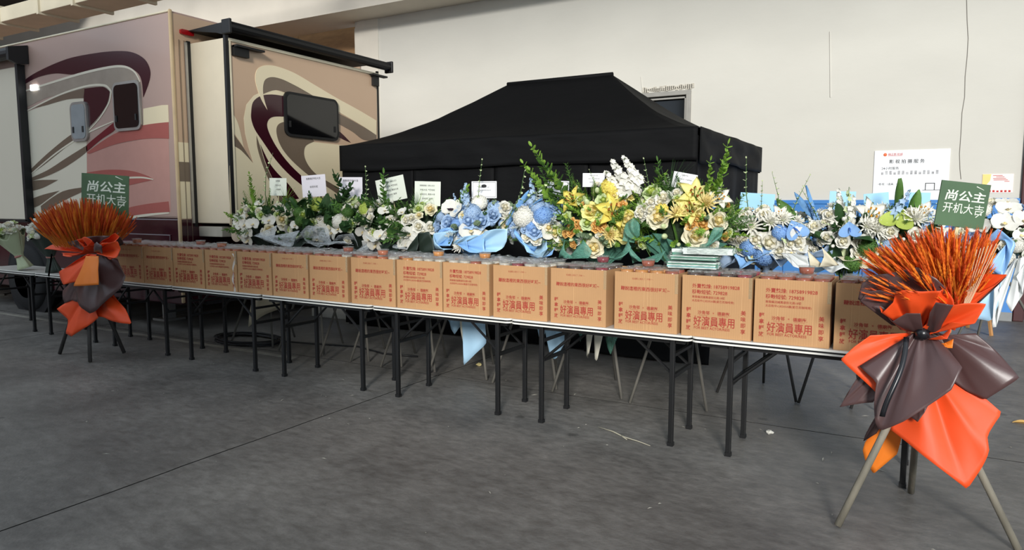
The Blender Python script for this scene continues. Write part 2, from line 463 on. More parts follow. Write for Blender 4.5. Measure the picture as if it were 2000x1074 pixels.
mb.box((0.16, -0.0175, -0.155),(0.40,-0.016,-0.148)); mb.box((0.19, -0.0175, -0.15),(0.20,-0.016,-0.06)); mb.box((0.30, -0.0175, -0.15),(0.31,-0.016,-0.06)); mb.box((0.19, -0.0175, -0.06),(0.31,-0.016,-0.05))
mb.build('camera_drawing', M_ink, pl)
pl = thing('wall_leaflet', 'small pink and yellow leaflet on the wall beside the dark red door', 'leaflet', (0.89, WY, 1.88))
mb = MB(); mb.box((-0.18, -0.006, -0.125), (0.175, -0.001, 0.13)); mb.build('sheet', mat('leaflet_pink', (246, 226, 222), 0.6, var=0.04), pl)
mb = MB(); rs = random.Random(2)
for i in range(5): mb.box((-0.06+0.04*i*rs.random(), -0.0075, 0.105-0.02*i), (0.05+0.02*i, -0.0055, 0.112-0.02*i))
for i in range(6): mb.box((-0.1+0.045*i, -0.0075, -0.118), (-0.075+0.045*i, -0.0055, -0.10+rs.uniform(0,.015)))
mb.build('red_print', M_redink, pl)
mb = MB(); mb.prism([(-0.178,-0.03),(-0.178,0.128),(-0.08,0.128),(-0.09,0.04),(-0.13,-0.02)], lambda u,v,d:(u,d,v), -0.0074, -0.0056); mb.build('yellow_patch', mat('leaflet_yellow', (244, 214, 130), 0.6), pl)

# air duct and red pipes under the roof at the left
M_duct = mat('duct_cream', (188, 180, 158), 0.6, var=0.08, scale=2)
du = thing('air_duct', 'cream rectangular air duct with flanged joints hanging above the motorhome', 'duct', (-14, 7.4, 5.0))
mb = MB(); mb.box((-9, -0.34, 0), (5, 0.30, 0.26)); mb.build('duct_body', M_duct, du, bevel=0.01)
for x in [-2.6, -1.2, 0.2, 1.3, 2.55, 3.9]:
    mb = MB(); mb.box((x-0.03, -0.38, -0.04), (x+0.03, 0.34, 0.30)); mb.build('flange', M_duct, du, bevel=0.004)
    mb = MB(); mb.tube([(x, 0.32, 0.28), (x, 0.32, 2.0)], 0.006, 6); mb.tube([(x, -0.36, 0.28), (x, -0.36, 2.0)], 0.006, 6); mb.build('hanger_rod', M_black, du)
M_redpipe = mat('sprinkler_red', (150, 44, 40), 0.5)
for i, (y, z) in enumerate([(7.9, 5.95), (8.6, 6.3)]):
    o = MB().tube([(-24, y, z), (-9, y, z)], 0.045, 10).build('sprinkler_pipe', M_redpipe, smooth=True)
    tag(o, 'red sprinkler pipe under the roof, ' + ['nearer the duct', 'farther from the duct'][i], 'pipe')

def rel_to(mb, o):
    L = Vector(o.location); mb.v = [tuple(Vector(v)-L) for v in mb.v]; return mb

# ------------------------------------------------------------------ motorhome
RVX, RVY = -7.97, 5.55
rv = thing('motorhome', 'large tan and maroon motorhome with swirl graphics and open slide-outs', 'motorhome', (-12, 7.2, 0))
M_rose = mat('rv_rose_taupe', (178, 150, 138), 0.4, var=0.02, scale=1, coat=0.3)
M_tan = mat('rv_tan', (200, 169, 140), 0.3, var=0.02, scale=1, coat=0.4)
M_cream = mat('rv_cream', (234, 219, 184), 0.25, var=0.02, scale=1, coat=0.25)
M_creamw = mat('rv_cream_white', (226, 218, 198), 0.25, var=0.02, scale=1, coat=0.25)
M_taupe = mat('rv_taupe', (116, 100, 84), 0.25, var=0.03, coat=0.25)
M_mar = mat('rv_maroon', (56, 14, 26), 0.18, var=0.03, coat=0.3)
M_red_refl = mat('rv_red_reflection', (172, 96, 88), 0.22, var=0.03, coat=0.25)  # taupe stripes with a red reflection put into the colour
M_pink_refl = mat('rv_pink_reflection', (196, 148, 136), 0.22, var=0.03, coat=0.25)  # cream side with a pink reflection put into the colour
M_dark_red_refl = mat('rv_dark_red_reflection', (110, 26, 36), 0.22, coat=0.25)  # taupe stripe end, darker red reflection put into the colour
M_sil = mat('rv_silver', (176, 174, 168), 0.3, metal=0.6)
M_glass = mat('rv_window_glass', (8, 8, 10), 0.05, coat=0.25)
M_gasket = mat('rv_gasket', (14, 14, 15), 0.5)
M_light = mat('rv_moulding', (232, 220, 190), 0.3)

def P(name, m, mb, parent=rv, root=rv, **k):
    return rel_to(mb, root).build(name, m, parent, **k)
mb = MB(); mb.box((-17.5, RVY, 1.42), (RVX, 8.95, 3.93)); body = P('body', M_rose, mb, bevel=0.03)
mb = MB(); mb.box((-17.5, RVY-0.012, 0.34), (RVX+0.01, 8.95, 1.42)); skirt = P('skirt', M_mar, mb, bevel=0.02)
for i, (x0, x1) in enumerate([(-17.3,-15.2),(-15.1,-13.0),(-10.6,-9.45),(-9.4,-8.12)]):
    mb = MB(); mb.box((x0, RVY-0.03, 0.5), (x1, RVY-0.005, 1.22)); h = P('compartment_door', M_mar, mb, bevel=0.012)
    mb = MB(); mb.box((x0+0.12, RVY-0.045, 1.10), (x1-0.12, RVY-0.028, 1.125)); P('drip_trim', mat('rv_trim_line', (120, 70, 78), 0.3), mb)
mb = MB(); mb.box((-17.5, RVY-0.015, 3.905), (RVX, RVY+0.02, 3.93)); P('roof_rail', M_light, mb, bevel=0.01)
mb = MB(); mb.box((RVX-0.012, RVY-0.018, 0.36), (RVX+0.022, RVY+0.03, 3.94)); P('corner_moulding', mat('rv_corner', (206,180,140), 0.35), mb, bevel=0.02)
mb = MB(); mb.box((RVX, RVY+0.03, 0.4), (RVX+0.006, 8.9, 3.9)); P('rear_panel', M_tan, mb)
mb = MB(); mb.box((RVX, RVY+0.03, 1.42), (RVX+0.010, RVY+0.25, 2.36)); P('rear_lower_band', M_cream, mb)
mb = MB(); mb.box((RVX, RVY+0.03, 1.88), (RVX+0.012, RVY+0.25, 2.12)); P('rear_stripe', M_taupe, mb)
for y in (0.10, 0.17): 
    mb = MB(); mb.box((RVX+0.005, RVY+y, 0.5), (RVX+0.016, RVY+y+0.006, 3.6)); P('panel_seam', M_taupe, mb)
# paint graphics on the near side; pink and red hold a painted reflection
def near(u, v, d): return (u, RVY-d, v)
def decal(name, m, pts, lay, parent=body, fn=near, smooth=True, w=None):
    if w: pts = ribbon2d(pts, w)
    elif smooth: pts = smooth_loop(pts, 5)
    mb = MB(); mb.prism(pts, fn, 0.0, 0.0012*lay)
    return P(name, m, mb, parent)
decal('paint_zone', M_creamw, [(-11.421,2.929),(-10.843,2.999),(-10.299,3.04),(-9.824,3.056),(-9.891,2.297),(-9.972,1.415),(-12.014,1.394),(-11.802,2.925)], 1, smooth=False)
decal('paint_zone', M_pink_refl, [(-9.887,2.297),(-9.241,2.378),(-8.576,2.423),(-8.098,2.401),(-8.122,1.505),(-9.981,1.415)], 1, smooth=False)  # patch of reflected red painted over the cream
decal('paint_zone', mat('rv_grey_taupe',(160,148,134),0.22,coat=0.25), [(-11.385,3.2),(-10.758,3.284),(-9.802,3.343),(-9.145,3.364),(-8.78,3.299),(-8.632,3.156),(-9.17,3.105),(-9.364,2.874),(-9.839,2.576),(-9.824,3.056),(-10.68,3.107),(-11.414,2.983)], 2)
decal('swoosh', M_mar, [(-11.388,3.376),(-10.986,3.475),(-10.238,3.573),(-9.554,3.582),(-9.043,3.556),(-8.721,3.503),(-8.492,3.396),(-8.395,3.252),(-8.43,3.116),(-8.563,2.939),(-8.575,3.128),(-8.644,3.24),(-8.818,3.319),(-9.145,3.369),(-9.576,3.372),(-10.076,3.355),(-10.545,3.409),(-10.996,3.396),(-11.396,3.323)], 4)
decal('pinstripe', M_creamw, [(-11.381,3.232),(-10.758,3.284),(-9.8,3.355),(-9.061,3.366),(-8.741,3.284),(-8.614,3.131)], 5, w=0.016)
decal('swoosh', M_taupe, [(-11.309,2.977),(-10.888,3.042),(-10.534,3.096),(-9.845,3.153),(-9.882,3.023),(-10.3,3.035),(-10.895,2.989)], 4)
decal('swoosh', M_mar, [(-9.846,3.146),(-9.424,3.137),(-9.276,3.064),(-9.352,2.91),(-9.588,2.739),(-9.853,2.607),(-9.878,2.807),(-9.883,3.01)], 4)
decal('pinstripe', M_creamw, [(-11.421,2.935),(-10.533,3.101),(-9.82,3.174),(-9.38,3.151),(-9.242,3.062),(-9.308,2.92),(-9.554,2.725),(-9.863,2.564)], 5, w=0.014)
decal('stripe', M_taupe, [(-11.456,2.06),(-10.876,2.318),(-10.211,2.563),(-9.969,2.557),(-10.475,2.357),(-10.998,2.159),(-11.436,2.012)], 4)
decal('stripe', M_taupe, [(-11.469,1.962),(-10.905,2.083),(-10.391,2.241),(-9.876,2.394),(-9.885,2.31),(-10.405,2.125),(-10.915,2.002),(-11.447,1.928)], 4)
decal('stripe', M_dark_red_refl, [(-9.876,2.394),(-9.529,2.541),(-9.199,2.672),(-9.209,2.569),(-9.537,2.456),(-9.885,2.31)], 4)
decal('stripe', M_red_refl, [(-9.887,2.297),(-9.227,2.516),(-8.601,2.593),(-8.082,2.604),(-8.09,2.403),(-8.576,2.423),(-9.241,2.378),(-9.825,2.279)], 4)
decal('stripe', M_cream, [(-8.576,2.798),(-8.193,2.817),(-8.073,2.811),(-8.074,2.604),(-8.593,2.593)], 3, smooth=False)
decal('pinstripe', M_creamw, [(-11.437,2.004),(-10.626,2.323),(-9.864,2.552),(-9.211,2.68)], 5, w=0.012)
decal('leaf_stripe', M_red_refl, [(-9.916,2.027),(-9.446,2.055),(-8.936,2.033),(-8.576,1.962),(-8.43,1.909),(-8.704,1.875),(-9.122,1.836),(-9.462,1.891),(-9.927,1.916)], 4)
decal('pinstripe', M_creamw, [(-9.928,1.911),(-9.284,1.936),(-8.698,1.94),(-8.438,1.909)], 5, w=0.012)
decal('leaf_stripe', M_taupe, [(-11.473,1.934),(-11.05,1.947),(-10.647,1.941),(-11.065,1.832),(-11.493,1.778)], 4)
decal('leaf_stripe', M_taupe, [(-11.537,1.648),(-11.051,1.736),(-10.63,1.787),(-10.957,1.666),(-11.228,1.57),(-11.555,1.512)], 4)
decal('leaf_stripe', M_taupe, [(-11.149,1.57),(-10.542,1.778),(-9.909,1.833),(-9.912,1.801),(-10.508,1.652),(-11.137,1.459)], 4)
decal('stripe', M_red_refl, [(-9.066,1.535),(-8.647,1.597),(-8.158,1.633),(-8.145,1.503),(-8.658,1.473),(-9.118,1.429)], 4)
decal('pinstripe', M_creamw, [(-9.338,1.368),(-8.908,1.431),(-8.498,1.469),(-8.154,1.491)], 5, w=0.016)
# side windows
def rrect(u0, v0, u1, v1, r, n=5):
    out = []
    for cx, cy, a0 in ((u1-r, v1-r, 0), (u0+r, v1-r, 90), (u0+r, v0+r, 180), (u1-r, v0+r, 270)):
        for k in range(n+1):
            a = math.radians(a0+90*k/n); out.append((cx+r*math.cos(a), cy+r*math.sin(a)))
    return out
def rvwin(fn, u0, v0, u1, v1, gm, fm, name='window'):
    mb = MB(); mb.prism(rrect(u0,v0,u1,v1,0.09), fn, 0, 0.03); w = P(name, fm, mb, body)
    mb = MB(); mb.prism(rrect(u0+.035,v0+.035,u1-.035,v1-.035,0.07), fn, 0.029, 0.036); P('pane', gm, mb, w)
    for u in (u0+0.06, u1-0.10):
        mb = MB(); mb.prism([(u,v0+.12),(u+.03,v0+.12),(u+.03,v0+.2),(u,v0+.2)], fn, 0.035, 0.045); P('latch', M_gasket, mb, w)
    return w
rvwin(near, -9.18, 2.54, -8.60, 3.16, M_glass, M_sil)
rvwin(near, -10.19, 2.45, -9.80, 2.98, mat('rv_frosted_vent', (150, 156, 158), 0.15, coat=0.25), M_sil, 'vent_window')
mb = MB(); mb.prism(rrect(RVY+0.12, 3.67, RVY+0.30, 3.73, 0.02), lambda u,v,d:(RVX+d,u,v), 0, 0.04); P('clearance_light', mat('red_lens', (150, 14, 20), 0.2), mb, body)
# wheel
wh = Matrix.Translation((-11.55, RVY-0.02, 0.5)) @ Matrix.Rotation(PI/2, 4, 'X')
mb = MB(); mb.lathe([(0.62,-0.05),(0.62,0.014)], 28, M=wh); P('wheel_arch', M_dark, mb)
mb = MB(); mb.lathe([(0.28,-0.28),(0.46,-0.28),(0.5,-0.22),(0.5,0.02),(0.46,0.07),(0.30,0.07)], 28, M=wh); wheel = P('wheel', mat('tyre', (22,22,23), 0.8), mb, smooth=True)
mb = MB(); mb.lathe([(0.30,0.075),(0.27,0.075),(0.25,0.01),(0.12,0.0),(0.11,0.06),(0.02,0.07)], 24, M=wh); P('rim', mat('alloy', (200,200,202), 0.3, metal=0.7), mb, wheel, smooth=True)
mb = MB()
for k in range(8):
    a = k*PI/4; mb.lathe([(0.02,0.0),(0.02,0.03)], 8, M=wh @ Matrix.Translation((0.18*math.cos(a),0.18*math.sin(a),0)))
P('wheel_nut', mat('red_nut', (150,30,34), 0.4), mb, wheel)
# rear slide-out
SX, SY0, SY1, SZ0, SZ1 = -7.29, 5.80, 8.53, 1.36, 3.58
mb = MB(); mb.box((RVX+0.005, SY0, SZ0), (SX, SY1, SZ1)); so = P('slide_out', mat('rv_slide_cream', (206, 194, 170), 0.35, var=0.02), mb, bevel=0.012)
def sface(u, v, d): return (SX+d, u, v)
def sdec(name, m, pts, lay, **k): return decal(name, m, pts, lay+1, so, sface, **k)
mb = MB(); mb.prism([(SY0+.05,SZ0+.02),(SY1-.03,SZ0+.02),(SY1-.03,SZ1-.04),(SY0+.05,SZ1-.04)], sface, 0, 0.0014); P('face_panel', M_tan, mb, so)
mb = MB(); mb.box((SX-0.03, SY0-0.012, SZ0-0.02), (SX+0.012, SY0+0.035, SZ1+0.03)); P('edge_seal', M_gasket, mb, so)
mb = MB(); mb.box((SX-0.02, SY1-0.02, SZ0-0.02), (SX+0.012, SY1+0.012, SZ1+0.03)); P('edge_seal', M_gasket, mb, so)
mb = MB(); mb.box((SX-0.01, SY0+0.03, SZ1-0.035), (SX+0.016, SY1, SZ1+0.0)); P('top_trim', M_light, mb, so)
mb = MB(); mb.box((SX-0.01, SY0+0.036, SZ0), (SX+0.014, SY0+0.06, SZ1)); P('side_trim', M_light, mb, so)
mb = MB(); mb.box((RVX+0.0, SY0-0.05, SZ0-0.04), (RVX+0.03, SY0-0.004, SZ1+0.02)); P('wall_seal', M_gasket, mb, so)
mb = MB(); mb.box((RVX+0.012, SY0-0.075, SZ0), (RVX+0.035, SY0-0.05, SZ1)); P('wall_trim', M_sil, mb, so)
sdec('paint_zone', M_cream, [(5.802,2.353),(5.969,2.254),(6.136,2.118),(6.072,2.307),(6.031,2.468),(6.019,2.652),(6.067,2.824),(6.188,2.95),(6.34,3.024),(6.541,3.063),(6.731,3.045),(6.843,2.561),(7.182,2.448),(7.72,2.446),(8.487,2.471),(8.452,1.274),(5.753,1.345)], 1, smooth=False)
sdec('paint_zone', M_taupe, [(5.808,2.494),(5.866,2.442),(6.0,2.291),(6.136,2.111),(5.969,2.254),(5.801,2.346)], 2)
sdec('paint_zone', M_cream, [(5.82,2.733),(5.851,2.703),(5.934,2.574),(6.003,2.298),(5.88,2.444),(5.809,2.506)], 2)
sdec('swoosh', M_taupe, [(6.292,2.964),(6.314,3.108),(6.377,3.188),(6.517,3.228),(6.706,3.212),(6.967,3.151),(7.347,3.048),(7.2,2.927),(6.796,3.028),(6.541,3.063)], 2)
sdec('swoosh', M_mar, [(6.135,2.734),(6.17,2.866),(6.292,2.956),(6.476,2.999),(6.697,3.003),(6.702,2.741),(6.495,2.72),(6.4,2.667),(6.381,2.569),(6.466,2.407),(6.601,2.245),(6.758,2.104),(6.954,1.964),(7.158,1.821),(7.102,1.755),(6.752,1.965),(6.503,2.166),(6.297,2.394),(6.184,2.528),(6.137,2.64)], 3)
sdec('swoosh', M_cream, [(6.39,2.793),(6.296,2.917),(6.227,3.084),(6.221,3.206),(6.272,3.296),(6.4,3.352),(6.585,3.363),(6.873,3.324),(7.246,3.215),(7.646,3.098),(8.077,2.986),(8.481,2.868),(8.474,2.649),(8.112,2.776),(7.678,2.907),(7.346,3.022),(7.0,3.13),(6.802,3.182),(6.642,3.215),(6.486,3.218),(6.38,3.176),(6.337,3.099),(6.33,2.992),(6.35,2.9)], 4)
sdec('swoosh', M_taupe, [(6.782,2.692),(6.58,2.641),(6.525,2.533),(6.59,2.355),(6.761,2.184),(7.059,1.993),(7.304,1.885),(7.599,1.748),(7.909,1.569),(7.913,1.71),(7.527,1.874),(7.236,1.994),(7.07,2.118),(6.993,2.255),(7.025,2.385),(7.182,2.455),(6.982,2.674)], 3)
sdec('stripe', M_taupe, [(7.639,2.897),(7.95,2.816),(8.475,2.658),(8.472,2.571),(8.188,2.555),(7.945,2.656),(7.634,2.75)], 3)
sdec('stripe', M_mar, [(7.612,2.654),(7.725,2.61),(7.907,2.493),(7.742,2.53),(7.609,2.573)], 4)
sdec('leaf_stripe', M_taupe, [(6.204,2.454),(6.263,2.297),(6.33,2.108),(6.444,1.906),(6.608,1.649),(6.543,1.624),(6.382,1.892),(6.27,2.13),(6.21,2.317)], 3)
sdec('leaf_stripe', M_mar, [(6.259,2.349),(6.378,2.147),(6.512,2.007),(6.698,1.863),(6.874,1.675),(6.609,1.674),(6.445,1.918),(6.331,2.133)], 4)
rvwin(sface, 6.655, 2.49, 7.64, 3.07, M_glass, M_gasket)
# slide awning over the rear slide-out
aw = MB(); aw.tube([(SX+0.10, SY0-0.05, SZ1+0.11), (SX+0.10, SY1+0.16, SZ1+0.11)], 0.062, 12); awn = P('awning_roller', M_gasket, aw, so, smooth=False)
mb = MB(); mb.box((SX+0.02, SY0-0.07, SZ1+0.02), (SX+0.17, SY0-0.035, SZ1+0.19)); P('awning_end_cap', M_gasket, mb, so, bevel=0.01)
mb = MB(); mb.box((SX+0.02, SY1+0.14, SZ1+0.02), (SX+0.17, SY1+0.18, SZ1+0.19)); P('awning_end_cap', M_gasket, mb, so, bevel=0.01)
mb = MB(); mb.box((SX, SY0+0.08, SZ1-0.20), (SX+0.05, SY0+0.30, SZ1-0.08)); mb.box((SX+0.02, SY0+0.08, SZ1-0.1), (SX+0.1, SY0+0.5, SZ1-0.075)); P('awning_bracket', M_gasket, mb, so)
mb = MB(); mb.box((SX, SY1-0.14, SZ1-0.20), (SX+0.05, SY1-0.02, SZ1-0.06)); mb.box((SX+0.02, SY1-0.2, SZ1-0.06), (SX+0.1, SY1+0.12, SZ1-0.035)); P('awning_bracket', M_gasket, mb, so)
mb = MB(); mb.grid([[(RVX+0.01, SY0+0.0, SZ1+0.14), (SX+0.08, SY0-0.02, SZ1+0.16)], [(RVX+0.01, SY1, SZ1+0.14), (SX+0.08, SY1+0.1, SZ1+0.16)]]); P('awning_fabric', M_gasket, mb, so, solid=0.006)
mb = MB(); mb.prism([(RVX+0.02,SZ1+0.145),(SX+0.02,SZ1+0.17),(SX+0.02,SZ1+0.02),(SX-0.12,SZ1+0.06)], lambda u,v,d:(u,d,v), SY0-0.03, SY0-0.015); P('awning_arm', M_gasket, mb, so)
# under the slide-out: tray box, pipe, blackness of the chassis
mb = MB(); mb.box((RVX+0.0, SY0+0.02, 1.19), (-7.52, SY0+0.5, 1.32)); P('tray', mat('galvanised', (168,164,152), 0.45), mb, bevel=0.01)
mb = MB(); mb.tube([(-7.32, SY0+0.4, 1.22), (-7.30, SY0+0.05, 1.22)], 0.085, 16); P('pipe_end', mat('pipe_beige', (176,160,140), 0.5), mb)
mb = MB(); mb.box((-17.2, RVY+0.35, 0.30), (RVX+0.0, 8.7, 0.45)); P('chassis', M_dark, mb)
for x in (-16.5, -14.0, -9.0):
    for y in (RVY+0.5, 8.4):
        mb = MB(); mb.box((x-0.06, y-0.06, 0.03), (x+0.06, y+0.06, 0.34)); mb.box((x-0.15, y-0.15, 0), (x+0.15, y+0.15, 0.03)); P('jack', M_sil, mb)
# near-side slide-out at the left edge
mb = MB(); mb.box((-15.6, 5.46, 1.37), (-11.36, RVY, 3.57)); so2 = P('slide_out', M_creamw, mb, bevel=0.012)
mb = MB(); mb.box((-11.40, 5.445, 1.35), (-11.335, RVY-0.005, 3.60)); P('edge_seal', M_gasket, mb, so2)
mb = MB(); mb.box((-15.6, 5.445, 1.33), (-11.34, 5.48, 1.37)); P('bottom_seal', M_gasket, mb, so2)
mb = MB(); mb.tube([(-15.7, 5.36, 3.73), (-11.25, 5.36, 3.73)], 0.085, 12); P('awning_roller', M_gasket, mb, so2)
mb = MB(); mb.prism([(5.28,3.62),(5.28,3.80),(5.54,3.86),(5.54,3.60),(5.40,3.58)], lambda u,v,d:(d,u,v), -11.26, -11.20); P('awning_arm', M_gasket, mb, so2)
mb = MB(); mb.grid([[(-15.6,5.30,3.78),(-11.25,5.30,3.78)],[(-15.6,5.54,3.86),(-11.25,5.54,3.86)]]); P('awning_fabric', M_gasket, mb, so2, solid=0.006)
mb = MB(); mb.box((-11.18, RVY-0.03, 3.22), (-11.02, RVY, 3.30)); m = mat('lamp_lens', (240, 250, 250), 0.4); P('porch_lamp', m, mb, body, bevel=0.008)
em = m.node_tree.nodes['Principled BSDF']; em.inputs['Emission Color'].default_value = (0.93, 0.98, 1, 1); em.inputs['Emission Strength'].default_value = 4

# ------------------------------------------------------------------ black canopy tent
TX0, TX1, TY0, TY1, TE, TR = -6.63, -1.93, 7.0, 10.1, 2.35, 3.22
RX0, RX1, RY = -4.95, -3.46, 8.5
M_tent = mat('tent_fabric', (6, 6, 7), 0.75, var=0.12, scale=2, bump=0.25, bscale=5, stretch=(1, 1, 3), spec=0.2)
tent = thing('canopy_tent', 'black pop-up canopy tent with black side walls behind the flowers', 'tent', ((TX0+TX1)/2, (TY0+TY1)/2, 0))
def roofz(x, y):
    def dirs():
        # distance fraction from eave to ridge for each of the four planes
        fy0 = (y-TY0)/(RY-TY0); fy1 = (TY1-y)/(TY1-RY); fx0 = (x-TX0)/(RX0-TX0); fx1 = (TX1-x)/(TX1-RX1)
        return min(fy0, fy1, fx0, fx1, 1.0)
    t = max(0.0, dirs())
    sag = 0.16*math.sin(PI*t)**1.0*0.75
    return TE + (TR-TE)*t - sag + 0.012*noise.noise((x*2.1, y*2.1, 3))*math.sin(PI*t)
def roof_panel(name, quad, nu=28, nv=14):
    a, b, c, d = [Vector(p) for p in quad]   # a-b eave, d-c ridge
    rows = []
    for j in range(nv+1):
        t = j/nv; row = []
        for i in range(nu+1):
            u = i/nu; p = (a.lerp(b, u)).lerp(d.lerp(c, u), t)
            dz = -0.11*math.sin(PI*t)*(1.25-0.5*t) - 0.02*math.sin(PI*u)*math.sin(PI*t)
            dz += 0.014*noise.noise((p.x*1.5, p.y*1.5+p.z*4, 2))*math.sin(PI*t)
            row.append(p+Vector((0, 0, dz)))
        rows.append(row)
    mb = MB(); mb.grid(rows); return rel_to(mb, tent).build(name, M_tent, tent, smooth=True, solid=0.004)
e = lambda x, y: (x, y, TE); r_ = lambda x: (x, RY, TR)
roof_panel('roof_panel', (e(TX0,TY0), e(TX1,TY0), r_(RX1), r_(RX0)), 40)
roof_panel('roof_panel', (e(TX1,TY0), e(TX1,TY1), (RX1+.002,RY+.002,TR), (RX1+.002,RY-.002,TR)))
roof_panel('roof_panel', (e(TX1,TY1), e(TX0,TY1), r_(RX0), r_(RX1)))
roof_panel('roof_panel', (e(TX0,TY1), e(TX0,TY0), (RX0,RY-.002,TR), (RX0,RY+.002,TR)))
mb = MB(); mb.tube([(RX0-.02,RY,TR),(RX1+.02,RY,TR)], 0.03, 8); rel_to(mb, tent).build('ridge_bar', M_tent, tent, smooth=True)
def cloth_strip(name, p, q, ztop, zbot, nrm, amp, nu, nv, seed, lowk=0.0, wav=7, bell=0.0):
    p = Vector(p); q = Vector(q); nrm = Vector(nrm); rows = []; L = (q-p).length
    for j in range(nv+1):
        t = j/nv; row = []
        for i in range(nu+1):
            u = i/nu; x = u*L
            s = 0.25+0.75*math.sin(PI*min(1, t*0.9+0.05))
            edge = min(1, u*12, (1-u)*12)
            d = amp*(math.sin(x*wav+seed+2.0*noise.noise((x, t*0.8, seed)))*(0.3+0.7*t) + 1.6*noise.noise((x*2.3, t*3, seed)))*edge
            z = ztop+(zbot-ztop)*t + lowk*noise.noise((x*1.3, 0.5, seed))*t
            row.append(p.lerp(q, u)+nrm*(d+bell*t*t)+Vector((0, 0, z)))
        rows.append(row)
    mb = MB(); mb.grid(rows); return rel_to(mb, tent).build(name, M_tent, tent, smooth=True, solid=0.003)
cloth_strip('valance', (TX0,TY0-.02,0), (TX1,TY0-.02,0), TE+.01, 2.03, (0,-1,0), 0.012, 90, 8, 1.0, 0.03, 3.3)
cloth_strip('valance', (TX1+.02,TY0,0), (TX1+.02,TY1,0), TE+.01, 2.02, (1,0,0), 0.016, 60, 8, 2.0, 0.04, 4.0)
cloth_strip('valance', (TX0-.02,TY0,0), (TX0-.02,TY1,0), TE+.01, 2.03, (-1,0,0), 0.012, 40, 6, 3.0, 0.03, 4.0)
cloth_strip('valance', (TX0,TY1+.02,0), (TX1,TY1+.02,0), TE+.01, 2.03, (0,1,0), 0.012, 40, 6, 4.0, 0.03, 4.0)
for k in range(4):
    xa = TX0+(TX1-TX0)*k/4+.004; xb = TX0+(TX1-TX0)*(k+1)/4-.004
    cloth_strip('side_wall', (xa,TY0+.02,0), (xb,TY0+.02,0), 2.28, 0.02, (0,-1,0), 0.016, 26, 16, 5.0+k, 0.0, 5.5)
cloth_strip('side_wall', (TX1-.02,TY0+.02,0), (TX1-.02,TY1-.02,0), 2.28, 0.02, (1,0,0), 0.03, 50, 18, 9.0, 0.0, 4.5)
cloth_strip('side_wall', (TX0+.02,TY0+.02,0), (TX0+.02,TY1-.02,0), 2.28, 0.02, (-1,0,0), 0.02, 30, 10, 10.0, 0.0, 4.5)
cloth_strip('side_wall', (TX0+.02,TY1-.02,0), (TX1-.02,TY1-.02,0), 2.28, 0.02, (0,1,0), 0.02, 30, 10, 11.0, 0.0, 4.5)
# loose hem of the wall lying over the floor at the right corner
rows = []
for j in range(9):
    t = j/8; row = []
    for i in range(25):
        u = i/24; x = -3.1+1.35*u
        row.append((x, 6.985-0.10*t*(0.5+0.5*math.sin(PI*u)), 0.40*(1-t)**1.4+0.012+0.012*abs(noise.noise((x*4, t*2, 0)))))
    rows.append(row)
mb = MB(); mb.grid(rows); rel_to(mb, tent).build('wall_hem', M_tent, tent, smooth=True, solid=0.003)
for x in (TX0+.06, TX1-.06):
    for y in (TY0+.06, TY1-.06):
        mb = MB(); mb.box((x-.02,y-.02,0), (x+.02,y+.02,2.3)); rel_to(mb, tent).build('post', M_black, tent)

# ------------------------------------------------------------------ folding tables
M_top = mat('table_top', (206, 204, 198), 0.35, var=0.05, scale=4)
M_edge = mat('table_edge_white', (232, 230, 222), 0.4)
def Yf(x): return 4.50-0.014*(x+4)
ZT = 0.757
def make_table():
    t = thing('folding_table', 'x', 'table', (0,0,0), 0, 'folding tables in one long row')
    L = 1.35; W = 0.5
    mb = MB(); mb.prism(rrect(0, 0, L, W, 0.04), lambda u,v,d:(u,v,d), 0.721, 0.757)
    for fi in range(len(mb.f)-24, len(mb.f)): mb.m[fi] = 1
    mb.build('tabletop', [M_top, M_gasket], t)
    for z0, z1 in ((0.745, 0.7575), (0.722, 0.733)):
        mb = MB(); o = rrect(-0.004, -0.004, L+0.004, W+0.004, 0.044)
        i_ = rrect(0.002, 0.002, L-0.002, W-0.002, 0.04); n = len(o)
        v = [(p[0],p[1],z0) for p in o]+[(p[0],p[1],z1) for p in o]+[(p[0],p[1],z0) for p in i_]+[(p[0],p[1],z1) for p in i_]
        f = []
        for k in range(n):
            j = (k+1) % n; f += [(k,j,j+n,k+n),(k+n,j+n,j+3*n,k+3*n),(k+2*n,k+3*n,j+3*n,j+2*n),(k,k+2*n,j+2*n,j)]
        mb.add(v, f); mb.build('edge_trim', M_edge, t)
    mb = MB(); mb.box((0.02, 0.01, 0.7335), (L-0.02, 0.03, 0.7445)); mb.box((0.05,0.05,0.69),(L-0.05,0.08,0.721)); mb.box((0.05,W-0.08,0.69),(L-0.05,W-0.05,0.721)); mb.build('under_frame', M_black, t)
    for x, s in ((0.245, 1), (L-0.125, -1)):
        for y in (0.035, 0.45):
            mb = MB(); mb.box((x-0.0155, y-0.0155, 0.012), (x+0.0155, y+0.0155, 0.715)); leg = mb.build('leg', M_black, t, bevel=0.003)
            mb = MB(); mb.box((x-0.019, y-0.019, 0.0), (x+0.019, y+0.019, 0.025)); mb.build('foot_cap', M_gasket, leg)
        mb = MB(); mb.box((x-0.011, 0.05, 0.455), (x+0.011, 0.435, 0.48)); mb.build('crossbar', M_black, t)
        mb = MB(); mb.box((x-0.011, 0.05, 0.60), (x+0.011, 0.435, 0.62)); mb.build('crossbar', M_black, t)
        for y in (0.07, 0.415):
            mb = MB(); mb.tube([(x, y, 0.47), (x+s*0.27, y, 0.70)], 0.011, 6); mb.build('brace', M_black, t)
    return t
tab0 = make_table()
tjoints = [(-10.83), (-9.46), (-8.09), (-6.705), (-5.325), (-3.955), (-2.597), (-1.239)]
